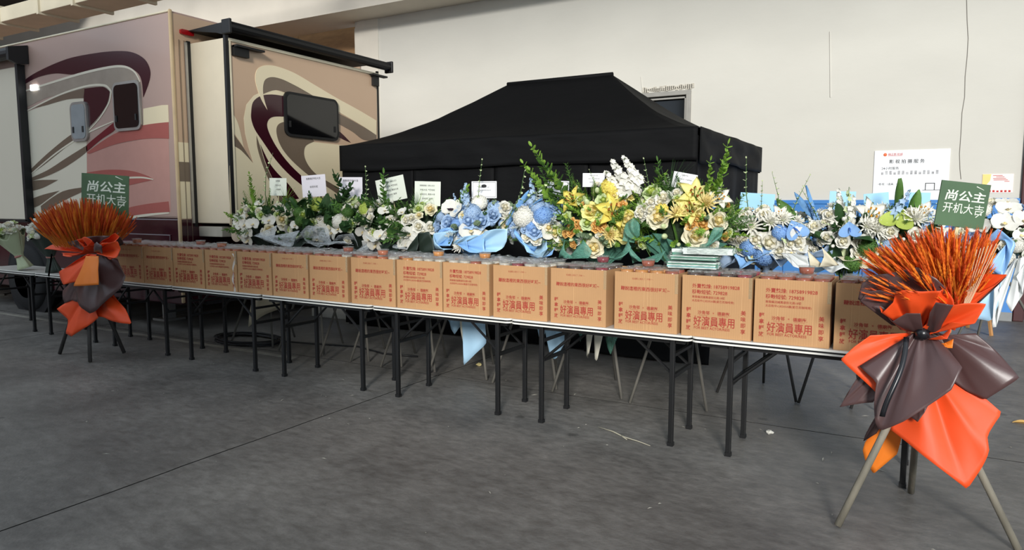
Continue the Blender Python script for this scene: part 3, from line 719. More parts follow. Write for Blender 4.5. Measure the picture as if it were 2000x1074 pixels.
desc = ['bare, partly cut off at the left edge of the picture', 'carrying the two small bouquets', 'behind the smaller orange wheat stand', 'under the fourth and fifth cartons from the left',
        'under the sixth and seventh cartons from the left', 'left of the joint below the eleventh carton', 'under the twelfth and thirteenth cartons', 'behind the large orange wheat stand']
for i, x in enumerate(tjoints):
    t = tab0 if i == 0 else dup(tab0, (0,0,0))
    t.location = (x, Yf(x), 0); t.rotation_euler = (0, 0, -0.014)
    t['label'] = 'white folding table, ' + desc[i]

# ------------------------------------------------------------------ cartons with printed fronts
M_card = corrugated('kraft_card', (184, 141, 97))
M_cardin = mat('kraft_inside', (150, 112, 74), 0.85)
M_tape = film('clear_tape', (214, 190, 150), 0.35, 0.15)
def front_print(w, h, kind):
    fn = lambda u, v: (u, -0.0012, v); s = w/0.44; out = []
    mp_ = mat('carton_red_print', (160, 50, 40), 0.75, var=0.12, scale=60)
    def done(nm, mb): out.append((nm, mb.mesh(nm, mp_)))
    if kind == 'A':
        for nm, tx, y, sz, bo in (('hotline_print', '外賣熱線: 18758919828', 0.316, 0.030, 0.016), ('hotline_print', '移動短號: 729828', 0.278, 0.030, 0.014), ('address_print', '東陽橫店鎮萬盛街北路18號', 0.250, 0.0175, 0.005), ('address_print', '太后街中心B205A鋪(星巴克咖啡旁)', 0.226, 0.0175, 0.005)):
            mb = MB(); add_text(mb, tx, 0.065*s, y, sz*s, fn, bold=bo); done(nm, mb)
    else:
        mb = MB(); add_text(mb, '在這影上班久了, 只有一~', 0.125*s, 0.345, 0.0135*s, fn); done('small_print', mb)
        mb = MB(); add_text(mb, '聽說這裡的東西很好吃哦~', 0.045*s, 0.272, 0.0295*s, fn, bold=0.016); done('slogan_print', mb)
    mb = MB()
    add_text(mb, '沙角邨', 0.105*s, 0.148, 0.026*s, fn, bold=0.014); add_text(mb, '×', 0.199*s, 0.149, 0.024*s, fn); add_text(mb, '德廟街.', 0.23*s, 0.147, 0.026*s, fn, bold=0.014)
    for u0, u1 in ((0.115, 0.17), (0.238, 0.30)):
        mb.add([fn(u0*s,0.139), fn(u1*s,0.139), fn(u1*s,0.1405), fn(u0*s,0.1405)], [(0,1,2,3)])
    done('name_print', mb)
    mb = MB(); add_text(mb, '好演員專用', 0.078*s, 0.076, 0.0535*s, fn, bold=0.010, sy=1.28); done('title_print', mb)
    mb = MB(); add_text(mb, 'FOR BEST ACTOR/RESS', 0.082*s, 0.050, 0.0235*s, fn, bold=0.012, sx=0.95); done('english_print', mb)
    for tx, x in (('輕拿輕放', 0.030), ('美味即享', 0.376)):
        mb = MB()
        for k, ch in enumerate(tx): add_text(mb, ch, x*s, 0.160-0.039*k, 0.032*s, fn, bold=0.016)
        done('side_print', mb)
    return out
PRN = {}
LX = [-7.738,-7.189,-6.677,-6.159,-5.67,-5.18,-4.699,-4.2,-3.696,-3.228,-2.762,-2.275,-1.784,-1.316,-0.862,-0.408]
RX_ = [-7.205,-6.692,-6.175,-5.685,-5.19,-4.719,-4.235,-3.712,-3.238,-2.793,-2.303,-1.843,-1.341,-0.875,-0.428,0.023]
KIND = 'BBAAABBBAABBBAAB'
BH = 0.394; BD = 0.40
rs = random.Random(12)
boxes = []
for i in range(16):
    x0, x1 = LX[i], RX_[i]; w = round(x1-x0-0.004, 3); rot = -0.014+rs.uniform(-0.012, 0.012)
    lab = 'brown carton printed with %s in red, %s carton from the left' % ('hotline numbers' if KIND[i] == 'A' else 'a slogan line', ORD[i])
    b = thing('carton', lab, 'carton', (x0+0.002, Yf(x0)+0.022, ZT+0.001), rot, 'brown cartons along the tables')
    T = 0.006
    mb = MB(); mb.box((0,0,0), (w,T,BH)); fr = mb.build('front_panel', M_card, b)
    mb = MB(); mb.box((0,BD-T,0), (w,BD,BH)); mb.build('back_panel', M_card, b)
    mb = MB(); mb.box((0,T,0), (T,BD-T,BH)); mb.build('side_panel', M_card, b)
    mb = MB(); mb.box((w-T,T,0), (w,BD-T,BH)); mb.build('side_panel', M_card, b)
    mb = MB(); mb.box((T,T,0), (w-T,BD-T,T)); mb.build('base_panel', M_cardin, b)
    mb = MB(); mb.box((T,T,BH-0.034), (w-T,BD-T,BH-0.028)); mb.build('divider', M_cardin, b)
    key = (KIND[i], round(w, 2))
    if key not in PRN: PRN[key] = front_print(w, BH, KIND[i])
    for nm, me in PRN[key]: link(nm, me, fr)
    mb = MB(); mb.box((w-0.02, -0.0008, BH-0.13), (w+0.0008, 0.0, BH+0.0006)); mb.build('corner_tape', M_tape, b)
    mb = MB()
    for k in range(rs.randint(1, 3)):
        u = rs.uniform(0.05, w-0.05); mb.box((u, -0.0009, 0.01), (u+0.002, 0.0002, BH-0.01))
    mb.build('crease', mat('crease_pale', (206, 166, 120), 0.8), fr)
    boxes.append((b, w, rot))

# lidded bowls, packed in the open tops
def make_bowl(cname, rgb):
    me1 = MB().lathe([(0.038,0.0),(0.041,0.004),(0.0475,0.044),(0.0485,0.046)], 16, cap=False).mesh('bowl_wall', film('bowl_clear', (226,222,216), 0.14, 0.1, 0, 0.5), True)
    me2 = MB().lathe([(0.0370,0.002),(0.040,0.006),(0.0462,0.040),(0.001,0.0405)], 16).mesh('content', mat('dessert_'+cname, rgb, 0.25, var=0.25, scale=40, coat=0.4), True)
    me3 = MB().lathe([(0.0505,0.045),(0.0510,0.049),(0.0500,0.0515),(0.0470,0.0515),(0.0450,0.0485),(0.0390,0.0488),(0.0370,0.0503),(0.001,0.0510)], 20, cap=False).mesh('lid', film('lid_clear', (240,240,238), 0.26, 0.10, 0.5, 0.8), True)
    return me1, me2, me3
CC = {'red-brown': (150,70,42), 'crimson': (126,14,38), 'dark brown': (58,34,26), 'amber': (196,128,52), 'pale': (190,184,170), 'orange-brown': (182,96,52)}
BOWL = {k: make_bowl(k.replace('-','_').replace(' ','_'), v) for k, v in CC.items()}
def bowl(loc, color, label, group, tilt=0.0):
    r = tag(link('dessert_bowl', BOWL[color][0], loc=loc), label, 'bowl', group)
    r.rotation_euler = (tilt, 0, rs.uniform(0, 6))
    link('content', BOWL[color][1], r); link('lid', BOWL[color][2], r)
    return r
boxcol = [['orange-brown']]*1+[['red-brown']]*2+[['orange-brown']]*2+[['red-brown','pale']]*2+[['orange-brown','pale']]+[['pale','amber']]+[['pale','red-brown']]+[['pale','crimson']]+[['dark brown','crimson']]+[['amber','red-brown']]+[['dark brown','crimson']]+[['red-brown']]+[['red-brown','orange-brown']]
for i, (b, w, rot) in enumerate(boxes):
    nx = 4; cols = boxcol[i]
    for ix in range(nx):
        for iy in range(3):
            c = cols[0] if (len(cols) == 1 or (iy == 0 and ix < 3 and cols[0] != 'pale') or rs.random() < 0.55) else cols[1]
            sx = (w-0.02)/nx; u = 0.01+sx*(ix+0.5); v = 0.066+iy*0.128
            ca, sa = math.cos(rot), math.sin(rot)
            p = Vector(b.location)+Vector((u*ca-v*sa, u*sa+v*ca, BH-0.0275+rs.choice((0,0,0.0))))
            bowl(p, c, '%s-row %s bowl from left, %s dessert, in the %s carton from the left' % (('front','middle','back')[iy], ORD[ix], c, ORD[i]), 'bowls packed in the cartons')
SINGLE = [(0,2,0,'orange-brown','first'),(2,1,1,'red-brown','third'),(3,1,0,'orange-brown','fourth'),(6,2,1,'red-brown','seventh'),(7,2,0,'orange-brown','eighth'),(8,2,1,'amber','ninth'),
                       (9,2,1,'amber','tenth'),(11,2,2,'crimson','twelfth'),(12,1,1,'red-brown','thirteenth'),(14,2,1,'red-brown','fifteenth')]
for (i, ix, iy, c, where) in SINGLE:
    b, w, rot = boxes[i]; sx = (w-0.02)/4
    p = Vector(b.location)+Vector((0.01+sx*(ix+0.5), 0.066+iy*0.128, BH-0.0275+0.0522))
    bowl(p, c, 'single %s bowl standing on top of the others in the %s carton' % (c, where), None)
# crumpled clear bags lying over the bowls of the left cartons
M_bag = film('crumpled_bag', (240, 242, 244), 0.24, 0.12, 1.0, 0.9)
for i in range(0, 11):
    b, w, rot = boxes[i]
    n = 20; rows = []
    for j in range(n+1):
        row = []
        for k in range(n+1):
            u = k/n*w*0.98+0.004; v = 0.012+j/n*(BD-0.02)
            h = 0.030+0.020*abs(noise.noise((u*13+i*7, v*13, 1.7)))+0.018*noise.turbulence((u*26+i, v*26, 4), 2, False)
            row.append((u, v, BH-0.0275+0.026+h))
        rows.append(row)
    g = MB().grid(rows)
    for (bi, ix, iy, c_, w_) in SINGLE:      # the bag lies around a bowl that stands on top
        if bi == i:
            hu = 0.01+(w-0.02)/4*(ix+0.5); hv = 0.066+iy*0.128
            keep = [f for f in g.f if all(math.hypot(g.v[q][0]-hu, g.v[q][1]-hv) > 0.052 for q in f)]
            g.f = keep; g.m = [0]*len(keep)
    o = g.build('plastic_bag', M_bag, smooth=False)
    o.location = b.location; o.rotation_euler = b.rotation_euler
    tag(o, 'crumpled clear plastic bag lying over the bowls of the %s carton from the left' % ORD[i], 'plastic bag', 'clear bags over the cartons')
# a twisted strip of clear tape hanging down between two cartons
rows = []
for j in range(26):
    t = j/25; a = t*9; x = -5.69+0.012*math.sin(t*7)+0.02*noise.noise((t*4, 0, 0)); z = 1.13-0.37*t; wd = 0.010+0.010*abs(noise.noise((t*6, 3, 1)))
    rows.append([(x-wd*math.cos(a), 4.525-0.012+0.006*math.sin(a), z), (x, 4.518, z), (x+wd*math.cos(a), 4.525-0.012-0.006*math.sin(a), z)])
o = MB().grid(rows).build('tape_strip', film('torn_tape', (238,236,230), 0.7, 0.2), smooth=True); tag(o, 'torn twisted strip of clear tape between the fourth and fifth cartons', 'tape strip')

# wrapped bundles of green and white paper sleeves on the fourteenth carton
def pack(cx, cy, z, rz, L, W, H, label, tint):
    p = thing('chopstick_pack', label, 'pack', (cx, cy, z), rz, 'wrapped chopstick packs')
    r2 = random.Random(int(cx*1000+z*100)); nl = 5; nw = 5
    cols = [mat('sleeve_green', (84,148,122), 0.6), mat('sleeve_pale', (224,234,226), 0.6), mat('sleeve_'+tint, (128,190,188) if tint == 'teal' else (92,150,112), 0.6)]
    for a in range(nl):
        for c in range(nw):
            y0 = -W/2+W*c/nw; z0 = 0.004+(H-0.01)*a/nl; e2 = r2.uniform(-0.006, 0.006)
            mb = MB(); mb.box((-L/2+0.02+e2, y0+0.001, z0), (L/2-0.02+e2, y0+W/nw-0.001, z0+(H-0.01)/nl-0.001)); mb.build('chopstick_sleeve', cols[r2.choice((0,1,2,1))], p)
    rows = []
    for j in range(19):
        t = j/18; x = -L/2-0.012+(L+0.024)*t; e3 = min(1, t*6, (1-t)*6); row = []
        for k in range(15):
            an = 2*PI*k/14; cyv = math.copysign(abs(math.cos(an))**0.5, math.cos(an)); szv = math.copysign(abs(math.sin(an))**0.5, math.sin(an))
            wob = 1+0.10*noise.noise((x*22, an*2, r2.random()*0.01+z*9))*(2-e3)
            row.append((x, cyv*(W/2+0.005)*(0.6+0.4*e3)*wob, max(0.0008, H/2+szv*(H/2+0.003)*(0.55+0.45*e3)*wob)))
        rows.append(row)
    MB().grid(rows).build('clear_wrapper', film('pack_film', (236,244,240), 0.20, 0.10, 0.8, 0.8), p)
zb = ZT+BH-0.0275+0.053
pack(-1.30, 4.68, zb, 0.02, 0.36, 0.11, 0.052, 'clear wrapped pack of teal and white chopstick sleeves, lowest of the front pile', 'teal')
pack(-1.29, 4.68, zb+0.056, -0.01, 0.34, 0.11, 0.036, 'clear wrapped pack of green chopstick sleeves, middle of the pile', 'green')
pack(-1.20, 4.685, zb+0.096, 0.03, 0.36, 0.12, 0.050, 'clear wrapped pack of chopstick sleeves on top of the pile, jutting right', 'green')
pack(-1.33, 4.81, zb, 0.0, 0.32, 0.10, 0.130, 'tall clear wrapped pack of chopstick sleeves at the back of the pile', 'green')

# ------------------------------------------------------------------ flower heads (unit size, facing +Z, shared meshes)
M_stem = mat('stem_green', (70, 104, 48), 0.6, var=0.15)
def petal(L, W, curl, cup, n=4, tip=0.0, m=2):
    """grid of a petal along +X starting at the origin, curling up (+) or back (-)"""
    rows = []
    for j in range(n+1):
        t = j/n
        w = W*(math.sin(PI*min(0.97, 0.12+0.80*t))**0.7 if not tip else (t*(1-t)**tip*2.2+0.10*(1-t)))
        x = L*(t-0.25*abs(curl)*t*t); z = curl*L*t*t
        rows.append([Vector((x, w*s/m, z+cup*W*(s/m)**2)) for s in range(-m, m+1)])
    return rows
def rotz(rows, a, tilt=0.0, off=(0,0,0)):
    R = Matrix.Translation(off) @ Matrix.Rotation(a, 4, 'Z') @ Matrix.Rotation(-tilt, 4, 'Y')
    return [[R @ p for p in r] for r in rows]
def rose_mesh(name, outer, inner, seed=0):
    mb = MB(); r = random.Random(seed)
    for ring, (n, L, W, tilt, curl) in enumerate([(6,0.52,0.30,0.35,-0.10),(5,0.42,0.28,0.75,0.05),(5,0.34,0.24,1.05,0.15),(4,0.26,0.18,1.25,0.3)]):
        for k in range(n):
            mb.grid(rotz(petal(L, W, curl, 0.35), 2*PI*k/n+ring*0.6+r.uniform(-.1,.1), tilt+r.uniform(-.08,.08), (0,0,-0.12+0.03*ring)), 0 if ring < 2 else 1)
    mb.lathe([(0.02,-0.15),(0.13,0.0),(0.12,0.16),(0.05,0.24),(0.01,0.25)], 8, 1)
    mb.lathe([(0.02,-0.9),(0.02,-0.2),(0.12,-0.14),(0.13,-0.06)], 6, 2)
    return mb.mesh(name, [outer, inner, M_stem], True)
def lily_mesh(name, pm, cm):
    mb = MB()
    for k in range(6):
        mb.grid(rotz(petal(0.62, 0.26 if k % 2 else 0.21, -0.42, 0.5, 7, 1.0), k*PI/3, 0.85, (0,0,-0.2)), 0)
    for k in range(6):
        a = k*PI/3+0.3; d = Vector((math.cos(a)*0.13, math.sin(a)*0.13, 0.16))
        mb.tube([(0,0,-0.15), d], 0.010, 4, 2); mb.box((d.x-.02,d.y-.035,d.z-.012), (d.x+.02,d.y+.035,d.z+.012), 1)
    mb.tube([(0,0,-0.9),(0,0,-0.2)], [0.02,0.03], 6, 2)
    return mb.mesh(name, [pm, cm, M_stem], True)
def floret(mb, pos, nrm, s, mi=0, n=4, r=None):
    R = Matrix.Translation(pos) @ Vector(nrm).to_track_quat('Z', 'Y').to_matrix().to_4x4() @ Matrix.Rotation(r.uniform(0,6), 4, 'Z') @ Matrix.Scale(s, 4)
    for k in range(n):
        a = 2*PI*k/n; c, sn = math.cos(a), math.sin(a)
        v = [(0,0,0), (0.55*c+0.42*sn, 0.55*sn-0.42*c, 0.08), (1.0*c, 1.0*sn, 0.16), (0.55*c-0.42*sn, 0.55*sn+0.42*c, 0.08)]
        mb.add(v, [(0,1,2,3)], mi, R)
def ball_mesh(name, pm, n=80, seed=0, fs=0.14, flat=0.75, core=None):
    mb = MB(); r = random.Random(seed)
    for i in range(n):
        z = 1-1.55*(i+0.5)/n; rad = math.sqrt(max(0, 1-z*z)); a = i*2.39996
        d = Vector((rad*math.cos(a), rad*math.sin(a), z))
        floret(mb, Vector((d.x*0.46, d.y*0.46, d.z*0.46*flat))*r.uniform(0.95,1.05), d, fs, 0, 4, r)
    mb.lathe([(0.02,-0.3*flat),(0.30,-0.22*flat),(0.42,0.0),(0.30,0.30*flat),(0.02,0.42*flat)], 10, 1)
    mb.tube([(0,0,-0.9),(0,0,-0.2)], 0.025, 6, 2)
    return mb.mesh(name, [pm, core or pm, M_stem], False)
def mum_mesh(name, pm, cm, n=46, seed=0, L=0.55):
    mb = MB(); r = random.Random(seed)
    for k in range(n):
        t = k/n; tilt = 0.05+1.2*t; ln = L*(1-0.45*t)*r.uniform(0.85,1.1)
        mb.grid(rotz(petal(ln, 0.035, 0.15+0.2*r.random(), 0.6, 3, 0, 1), k*2.39996, tilt), 0)
    mb.lathe([(0.02,-0.08),(0.10,-0.02),(0.10,0.08),(0.01,0.13)], 8, 1)
    mb.tube([(0,0,-0.8),(0,0,-0.05)], 0.02, 5, 2)
    return mb.mesh(name, [pm, cm, M_stem], True)
def orchid_mesh(name, pm, cm, lm):
    mb = MB()
    for a in (90, 210, 330): mb.grid(rotz(petal(0.46, 0.17, 0.05, 0.15, 4), math.radians(a), 0.1), 0)
    for a in (12, 168): mb.grid(rotz(petal(0.52, 0.32, 0.08, 0.1, 5), math.radians(a), 0.16, (0,0,0.02)), 0)
    mb.grid(rotz(petal(0.24, 0.10, 0.5, 0.6, 4), math.radians(270), 0.4, (0,0,0.03)), 2)
    mb.lathe([(0.05,0.0),(0.06,0.05),(0.02,0.10)], 6, 1)
    mb.tube([(0,0,-0.6),(0,0,0)], 0.015, 5, 1)
    return mb.mesh(name, [pm, cm, lm], True)
def spike_mesh(name, pm, n=26, seed=0, fs=0.085, L=1.0, fat=0.075):
    mb = MB(); r = random.Random(seed)
    mb.tube([(0,0,-0.6),(0,0,L)], [0.014,0.006], 5, 1)
    for i in range(n):
        t = (i+0.5)/n; a = i*2.4; s = fs*(1.15-0.75*t)
        d = Vector((math.cos(a), math.sin(a), 0.35)).normalized()
        floret(mb, Vector((math.cos(a)*fat*(1.1-0.8*t), math.sin(a)*fat*(1.1-0.8*t), 0.12+t*(L-0.12))), d, s, 0, 5, r)
    return mb.mesh(name, [pm, M_stem], False)
def sprig_mesh(name, lm, n=10, ll=0.22, lw=0.06, L=1.0, seed=0, bend=0.15, fold=0.3, up=0.6):
    mb = MB(); r = random.Random(seed)
    def at(t): return Vector((bend*t*t, 0, L*t))
    mb.tube([at(-0.4), at(0.0), at(0.5), at(1.0)], [0.012,0.010,0.007,0.003], 5, 1)
    for i in range(n):
        t = 0.08+0.92*i/n
        for s in (-1, 1):
            a = (0 if s > 0 else PI)+r.uniform(-.7,.7)+i*0.9; l = ll*(1.15-0.6*t)*r.uniform(.8,1.15)
            mb.grid(rotz(petal(l, lw*(1.15-0.5*t), 0.1, fold, 3, 0, 1), a, up+r.uniform(-.25,.25), at(t)), 0)
    mb.grid(rotz(petal(ll*0.6, lw*0.5, 0.1, fold, 3, 0, 1), 0, 1.4, at(1.0)), 0)
    return mb.mesh(name, [lm, M_stem], True)
def fluff_mesh(name, lm, n=70, seed=0, thin=0.012, ln=0.16):
    mb = MB(); r = random.Random(seed)
    mb.tube([(0,0,-0.3),(0,0,0.9)], [0.010,0.003], 4, 1)
    for i in range(n):
        t = 0.1+0.9*i/n; a = i*2.4; l = ln*(1.4-t)*r.uniform(.7,1.3)
        d = Vector((math.cos(a), math.sin(a), r.uniform(0.2,1.0))).normalized(); p = Vector((0,0,0.9*t)); q = p+d*l
        e1 = d.cross(Vector((0,0,1))).normalized()*thin
        mb.add([p-e1*0.4, p+e1*0.4, (p+q)/2+e1, q, (p+q)/2-e1], [(0,1,2,3,4)], 0)
        for k in range(2):
            p2 = p.lerp(q, 0.4+0.25*k); d2 = (d+Vector((r.uniform(-1,1), r.uniform(-1,1), r.uniform(-.3,1)))*0.8).normalized(); q2 = p2+d2*l*0.5
            mb.add([p2-e1*0.4, p2+e1*0.4, q2], [(0,1,2)], 0)
    return mb.mesh(name, [lm, M_stem], False)
def leaf_mesh(name, lm, L=1.0, W=0.16, curl=0.12, fold=0.35):
    mb = MB(); R = Matrix.Rotation(-PI/2, 4, 'Y')
    rows = petal(L, W, curl, fold, 10, 0.8, 2)
    mb.grid([[R @ p for p in row] for row in rows], 0); mb.tube([R @ Vector((-0.3,0,0)), R @ Vector((0.02,0,0))], 0.012, 5, 1)
    return mb.mesh(name, [lm, M_stem], True)
def grass_mesh(name, lm, n=22, seed=0):
    mb = MB(); r = random.Random(seed)
    for i in range(n):
        a = r.uniform(0, 6.28); d = Vector((math.cos(a), math.sin(a), 0)); o = d.cross(Vector((0,0,1)))*0.010; b = r.uniform(.15,.6); rows = []
        for j in range(6):
            t = j/5; p = d*b*t*t*0.8+Vector((0,0,(1-0.35*b*t)*t*r.uniform(.97,1.0))); w = 1-t*0.9; rows.append([p-o*w, p+o*w])
        mb.grid(rows, 0)
    return mb.mesh(name, [lm, M_stem], True)
def anth_mesh(name, pm, cm):
    mb = MB(); pts = []
    for k in range(28):
        t = 2*PI*k/28; x = 0.42*math.sin(t)**3*1.05; y = 0.34*math.cos(t)-0.13*math.cos(2*t)-0.05*math.cos(3*t); pts.append((x, -y*1.0-0.05))
    c = Vector((0,-0.05,0)); rows = []
    for s in (0.05, 0.4, 0.75, 1.0): rows.append([Vector((p[0]*s, p[1]*s, 0.10*s*s+0.10*abs(p[0])*s)) for p in pts+[pts[0]]])
    mb.grid(rows, 0); mb.tube([(0,0.08,0.04),(0,-0.02,0.16),(0,-0.16,0.26)], [0.035,0.035,0.02], 7, 1); mb.tube([(0,0.08,0.0),(0,0.16,-0.8)], 0.02, 5, 2)
    return mb.mesh(name, [pm, cm, M_stem], True)
def bud_mesh(name, pm):
    mb = MB(); mb.lathe([(0.02,-0.2),(0.18,-0.05),(0.20,0.12),(0.13,0.32),(0.03,0.42)], 10, 0)
    for k in range(5): mb.grid(rotz(petal(0.34,0.14,0.2,0.3,3), k*2*PI/5, 0.95, (0,0,-0.14)), 0)
    mb.tube([(0,0,-0.9),(0,0,-0.15)], 0.02, 5, 1)
    return mb.mesh(name, [pm, M_stem], True)

def fm(name, rgb, var=0.06, rnd=0.07, trans=0.22, rough=0.6): return mat(name, rgb, rough, var=var, scale=8, rnd=rnd, trans=trans, spec=0.3)
W1 = fm('petal_white', (240,238,228)); W2 = fm('petal_ivory', (240,234,208)); CR = fm('petal_cream', (242,224,160)); YE = fm('petal_yellow', (242,226,118)); YP = fm('petal_pale_yellow', (244,236,160))
OR = fm('petal_apricot', (238,194,118)); GRN = fm('petal_lime', (184,200,96)); GRW = fm('petal_green_white', (214,226,176)); BL = fm('petal_blue', (138,178,226)); BLP = fm('petal_pale_blue', (176,202,230)); BLD = fm('petal_deep_blue', (78,124,206))
PUR = fm('petal_dark_purple', (56,34,50)); GOLD = fm('anther_gold', (216,150,40)); ANT = fm('anther_rust', (150,84,30)); LIP = fm('lip_blush', (236,222,190))
G1 = fm('leaf_mid', (86,124,56), 0.15, 0.2, 0.25); G2 = fm('leaf_dark', (54,86,46), 0.15, 0.2, 0.15); G3 = fm('leaf_bright', (138,176,72), 0.15, 0.2, 0.3); G4 = fm('leaf_grey', (128,148,116), 0.12, 0.15, 0.2); G5 = fm('leaf_blue', (110,158,206), 0.1, 0.1, 0.15)
G6 = fm('leaf_silver', (196,204,202), 0.1, 0.1, 0.2)
FL = {
 'rose_w': ('rose', rose_mesh('rose_white', W1, W2, 1)), 'rose_c': ('rose', rose_mesh('rose_cream', W2, CR, 2)), 'rose_y': ('rose', rose_mesh('rose_pale_yellow', YP, CR, 3)), 'rose_o': ('spray_rose', rose_mesh('rose_apricot', OR, OR, 4)),
 'rose_b': ('rose', rose_mesh('rose_blue', BLP, BLP, 5)), 'rose_g': ('rose', rose_mesh('rose_green', GRW, GRN, 6)),
 'lily_y': ('lily', lily_mesh('lily_yellow', YE, ANT)), 'lily_p': ('lily', lily_mesh('lily_pale', YP, ANT)), 'lily_w': ('lily', lily_mesh('lily_white', W1, GOLD)),
 'hyd_w': ('hydrangea', ball_mesh('hydrangea_white', W1, 130, 1, 0.105)), 'hyd_b': ('hydrangea', ball_mesh('hydrangea_blue', BLP, 130, 2, 0.105, core=BL)), 'hyd_d': ('hydrangea', ball_mesh('hydrangea_deep', BL, 130, 3, 0.105, core=BLD)), 'hyd_g': ('hydrangea', ball_mesh('hydrangea_lime', GRN, 130, 4, 0.105)),
 'mum_w': ('spider_mum', mum_mesh('mum_white', W1, GRW, 46, 1)), 'mum_y': ('spider_mum', mum_mesh('mum_cream', CR, GRN, 46, 2)), 'carn_y': ('carnation', ball_mesh('carnation_yellow', YE, 60, 5, 0.20, 0.7, OR)),
 'orc': ('orchid', orchid_mesh('orchid_white', W1, CR, LIP)), 'orc_p': ('orchid', orchid_mesh('orchid_dark_heart', W1, PUR, PUR)),
 'stock': ('stock_spike', spike_mesh('stock_white', W1, 30, 1, 0.13, 0.9, 0.10)), 'delph': ('delphinium', spike_mesh('delphinium_blue', BL, 26, 2, 0.10, 0.9, 0.07)), 'delph_p': ('delphinium', spike_mesh('delphinium_pale', BLP, 26, 3, 0.10, 0.9, 0.07)), 'glad': ('gladiolus', spike_mesh('gladiolus_green', GRW, 14, 4, 0.10, 1.0, 0.05)),
 'anth_g': ('anthurium', anth_mesh('anthurium_green', GRN, GRW)), 'anth_b': ('anthurium', anth_mesh('anthurium_blue', BL, BLD)), 'anth_w': ('anthurium', anth_mesh('anthurium_pale', GRW, GRN)),
 'bud_g': ('flower_bud', bud_mesh('bud_green', GRW)), 'bud_w': ('flower_bud', bud_mesh('bud_white', W1)), 'pom': ('green_pompon', ball_mesh('pompon_green', G1, 110, 7, 0.10, 1.0, G2)),
 'spr1': ('leaf_sprig', sprig_mesh('sprig_mid', G1, 10, 0.24, 0.060, 1, 1)), 'spr2': ('leaf_sprig', sprig_mesh('sprig_dark', G2, 9, 0.28, 0.085, 1, 2)), 'spr3': ('leaf_sprig', sprig_mesh('sprig_bright', G3, 12, 0.17, 0.055, 1, 3)), 'euc': ('eucalyptus_sprig', sprig_mesh('sprig_grey', G4, 9, 0.17, 0.09, 1, 4, 0.25)),
 'blos': ('blossom_twig', sprig_mesh('twig_blossom', GRW, 8, 0.06, 0.03, 1, 5, 0.3)), 'silver': ('silver_fern', sprig_mesh('fern_silver', G6, 16, 0.18, 0.03, 1, 6, 0.2)), 'blueleaf': ('blue_leaf', leaf_mesh('leaf_blue_blade', G5, 1, 0.13)),
 'fluff': ('fern_plume', fluff_mesh('plume_mid', G1, 70, 1)), 'fluff3': ('fern_plume', fluff_mesh('plume_bright', G3, 70, 2)), 'leaf': ('broad_leaf', leaf_mesh('leaf_broad', G2, 1, 0.28)), 'leaf_m': ('broad_leaf', leaf_mesh('leaf_mid_blade', G1, 1, 0.22)), 'grass': ('grass_tuft', grass_mesh('grass_tuft', G2, 22, 1)), 'grass3': ('grass_tuft', grass_mesh('grass_bright', G3, 22, 2)),
}
UP = {'stock','delph','delph_p','glad','spr1','spr2','spr3','euc','blos','silver','blueleaf','fluff','fluff3','leaf','leaf_m','grass','grass3'}

# ------------------------------------------------------------------ paper and cloth sheets
def sheet(name, m, a, b, out, parent, root, nu=22, nv=12, amp=0.02, k=3.0, seed=0, solid=0.0015, bulge=0.012, nrm=(0,-1,0)):
    """paper gathered along a-b, fanning out to the outline points; folds and bulge along nrm"""
    a = Vector(a); b = Vector(b); nrm = Vector(nrm)
    O = smooth_loop(out, 8, closed=False, lim=14); seg = [0]
    for p, q in zip(O[:-1], O[1:]): seg.append(seg[-1]+(q-p).length)
    def on(u):
        d = u*seg[-1]
        for i in range(len(O)-1):
            if seg[i+1] >= d: return O[i].lerp(O[i+1], (d-seg[i])/max(1e-6, seg[i+1]-seg[i]))
        return O[-1]
    rows = []
    for j in range(nv+1):
        v = j/nv; row = []
        for i in range(nu+1):
            u = i/nu; p = a.lerp(b, u).lerp(on(u), v)
            w_ = (k*u+seed*0.27) % 1.0; f = amp*0.75*(4*abs(w_-0.5)-1)*(0.3+0.7*math.sin(PI*min(1, v*0.75+0.1)))+0.35*amp*noise.noise((u*5+seed, v*3, seed))
            row.append(p+nrm*(f+bulge*math.sin(PI*v)*math.sin(PI*u)))
        rows.append(row)
    return rel_to(MB().grid(rows), root).build(name, m, parent, smooth=True, solid=solid)
def paper(name, rgb, rough=0.4): return mat(name, rgb, rough, var=0.04, scale=3, bump=0.05, bscale=12)
PB = paper('paper_brown', (82, 60, 59), 0.36); PO = paper('paper_orange', (236, 80, 28), 0.55); PO2 = paper('paper_orange_light', (240, 128, 36), 0.5)
PBL = paper('paper_blue', (172, 210, 236), 0.4); PBL2 = paper('paper_blue_mid', (134, 180, 228), 0.4); PGR = paper('paper_grey_blue', (150, 172, 200), 0.45); PW = paper('paper_white', (226, 228, 226), 0.45); PBE = paper('paper_beige', (214, 204, 178), 0.5); PSAGE = paper('paper_sage', (186, 196, 160), 0.5)
TUL = film('tulle_green', (92, 150, 130), 0.6, 0.6); TULC = film('wrap_clear', (214, 222, 226), 0.40, 0.15, 0.4); PDG = paper('paper_dark_green', (40, 52, 44), 0.5)
PGO = paper('ribbon_cream', (226, 222, 204), 0.5)
M_wood = mat('stand_wood', (128, 122, 108), 0.75, var=0.25, scale=10, stretch=(1,1,0.15), bump=0.2)
M_wood2 = mat('stand_grey_wood', (100, 97, 90), 0.75, var=0.25, scale=10, stretch=(1,1,0.15))
M_woodd = mat('stand_dark', (58, 56, 54), 0.6, var=0.2)

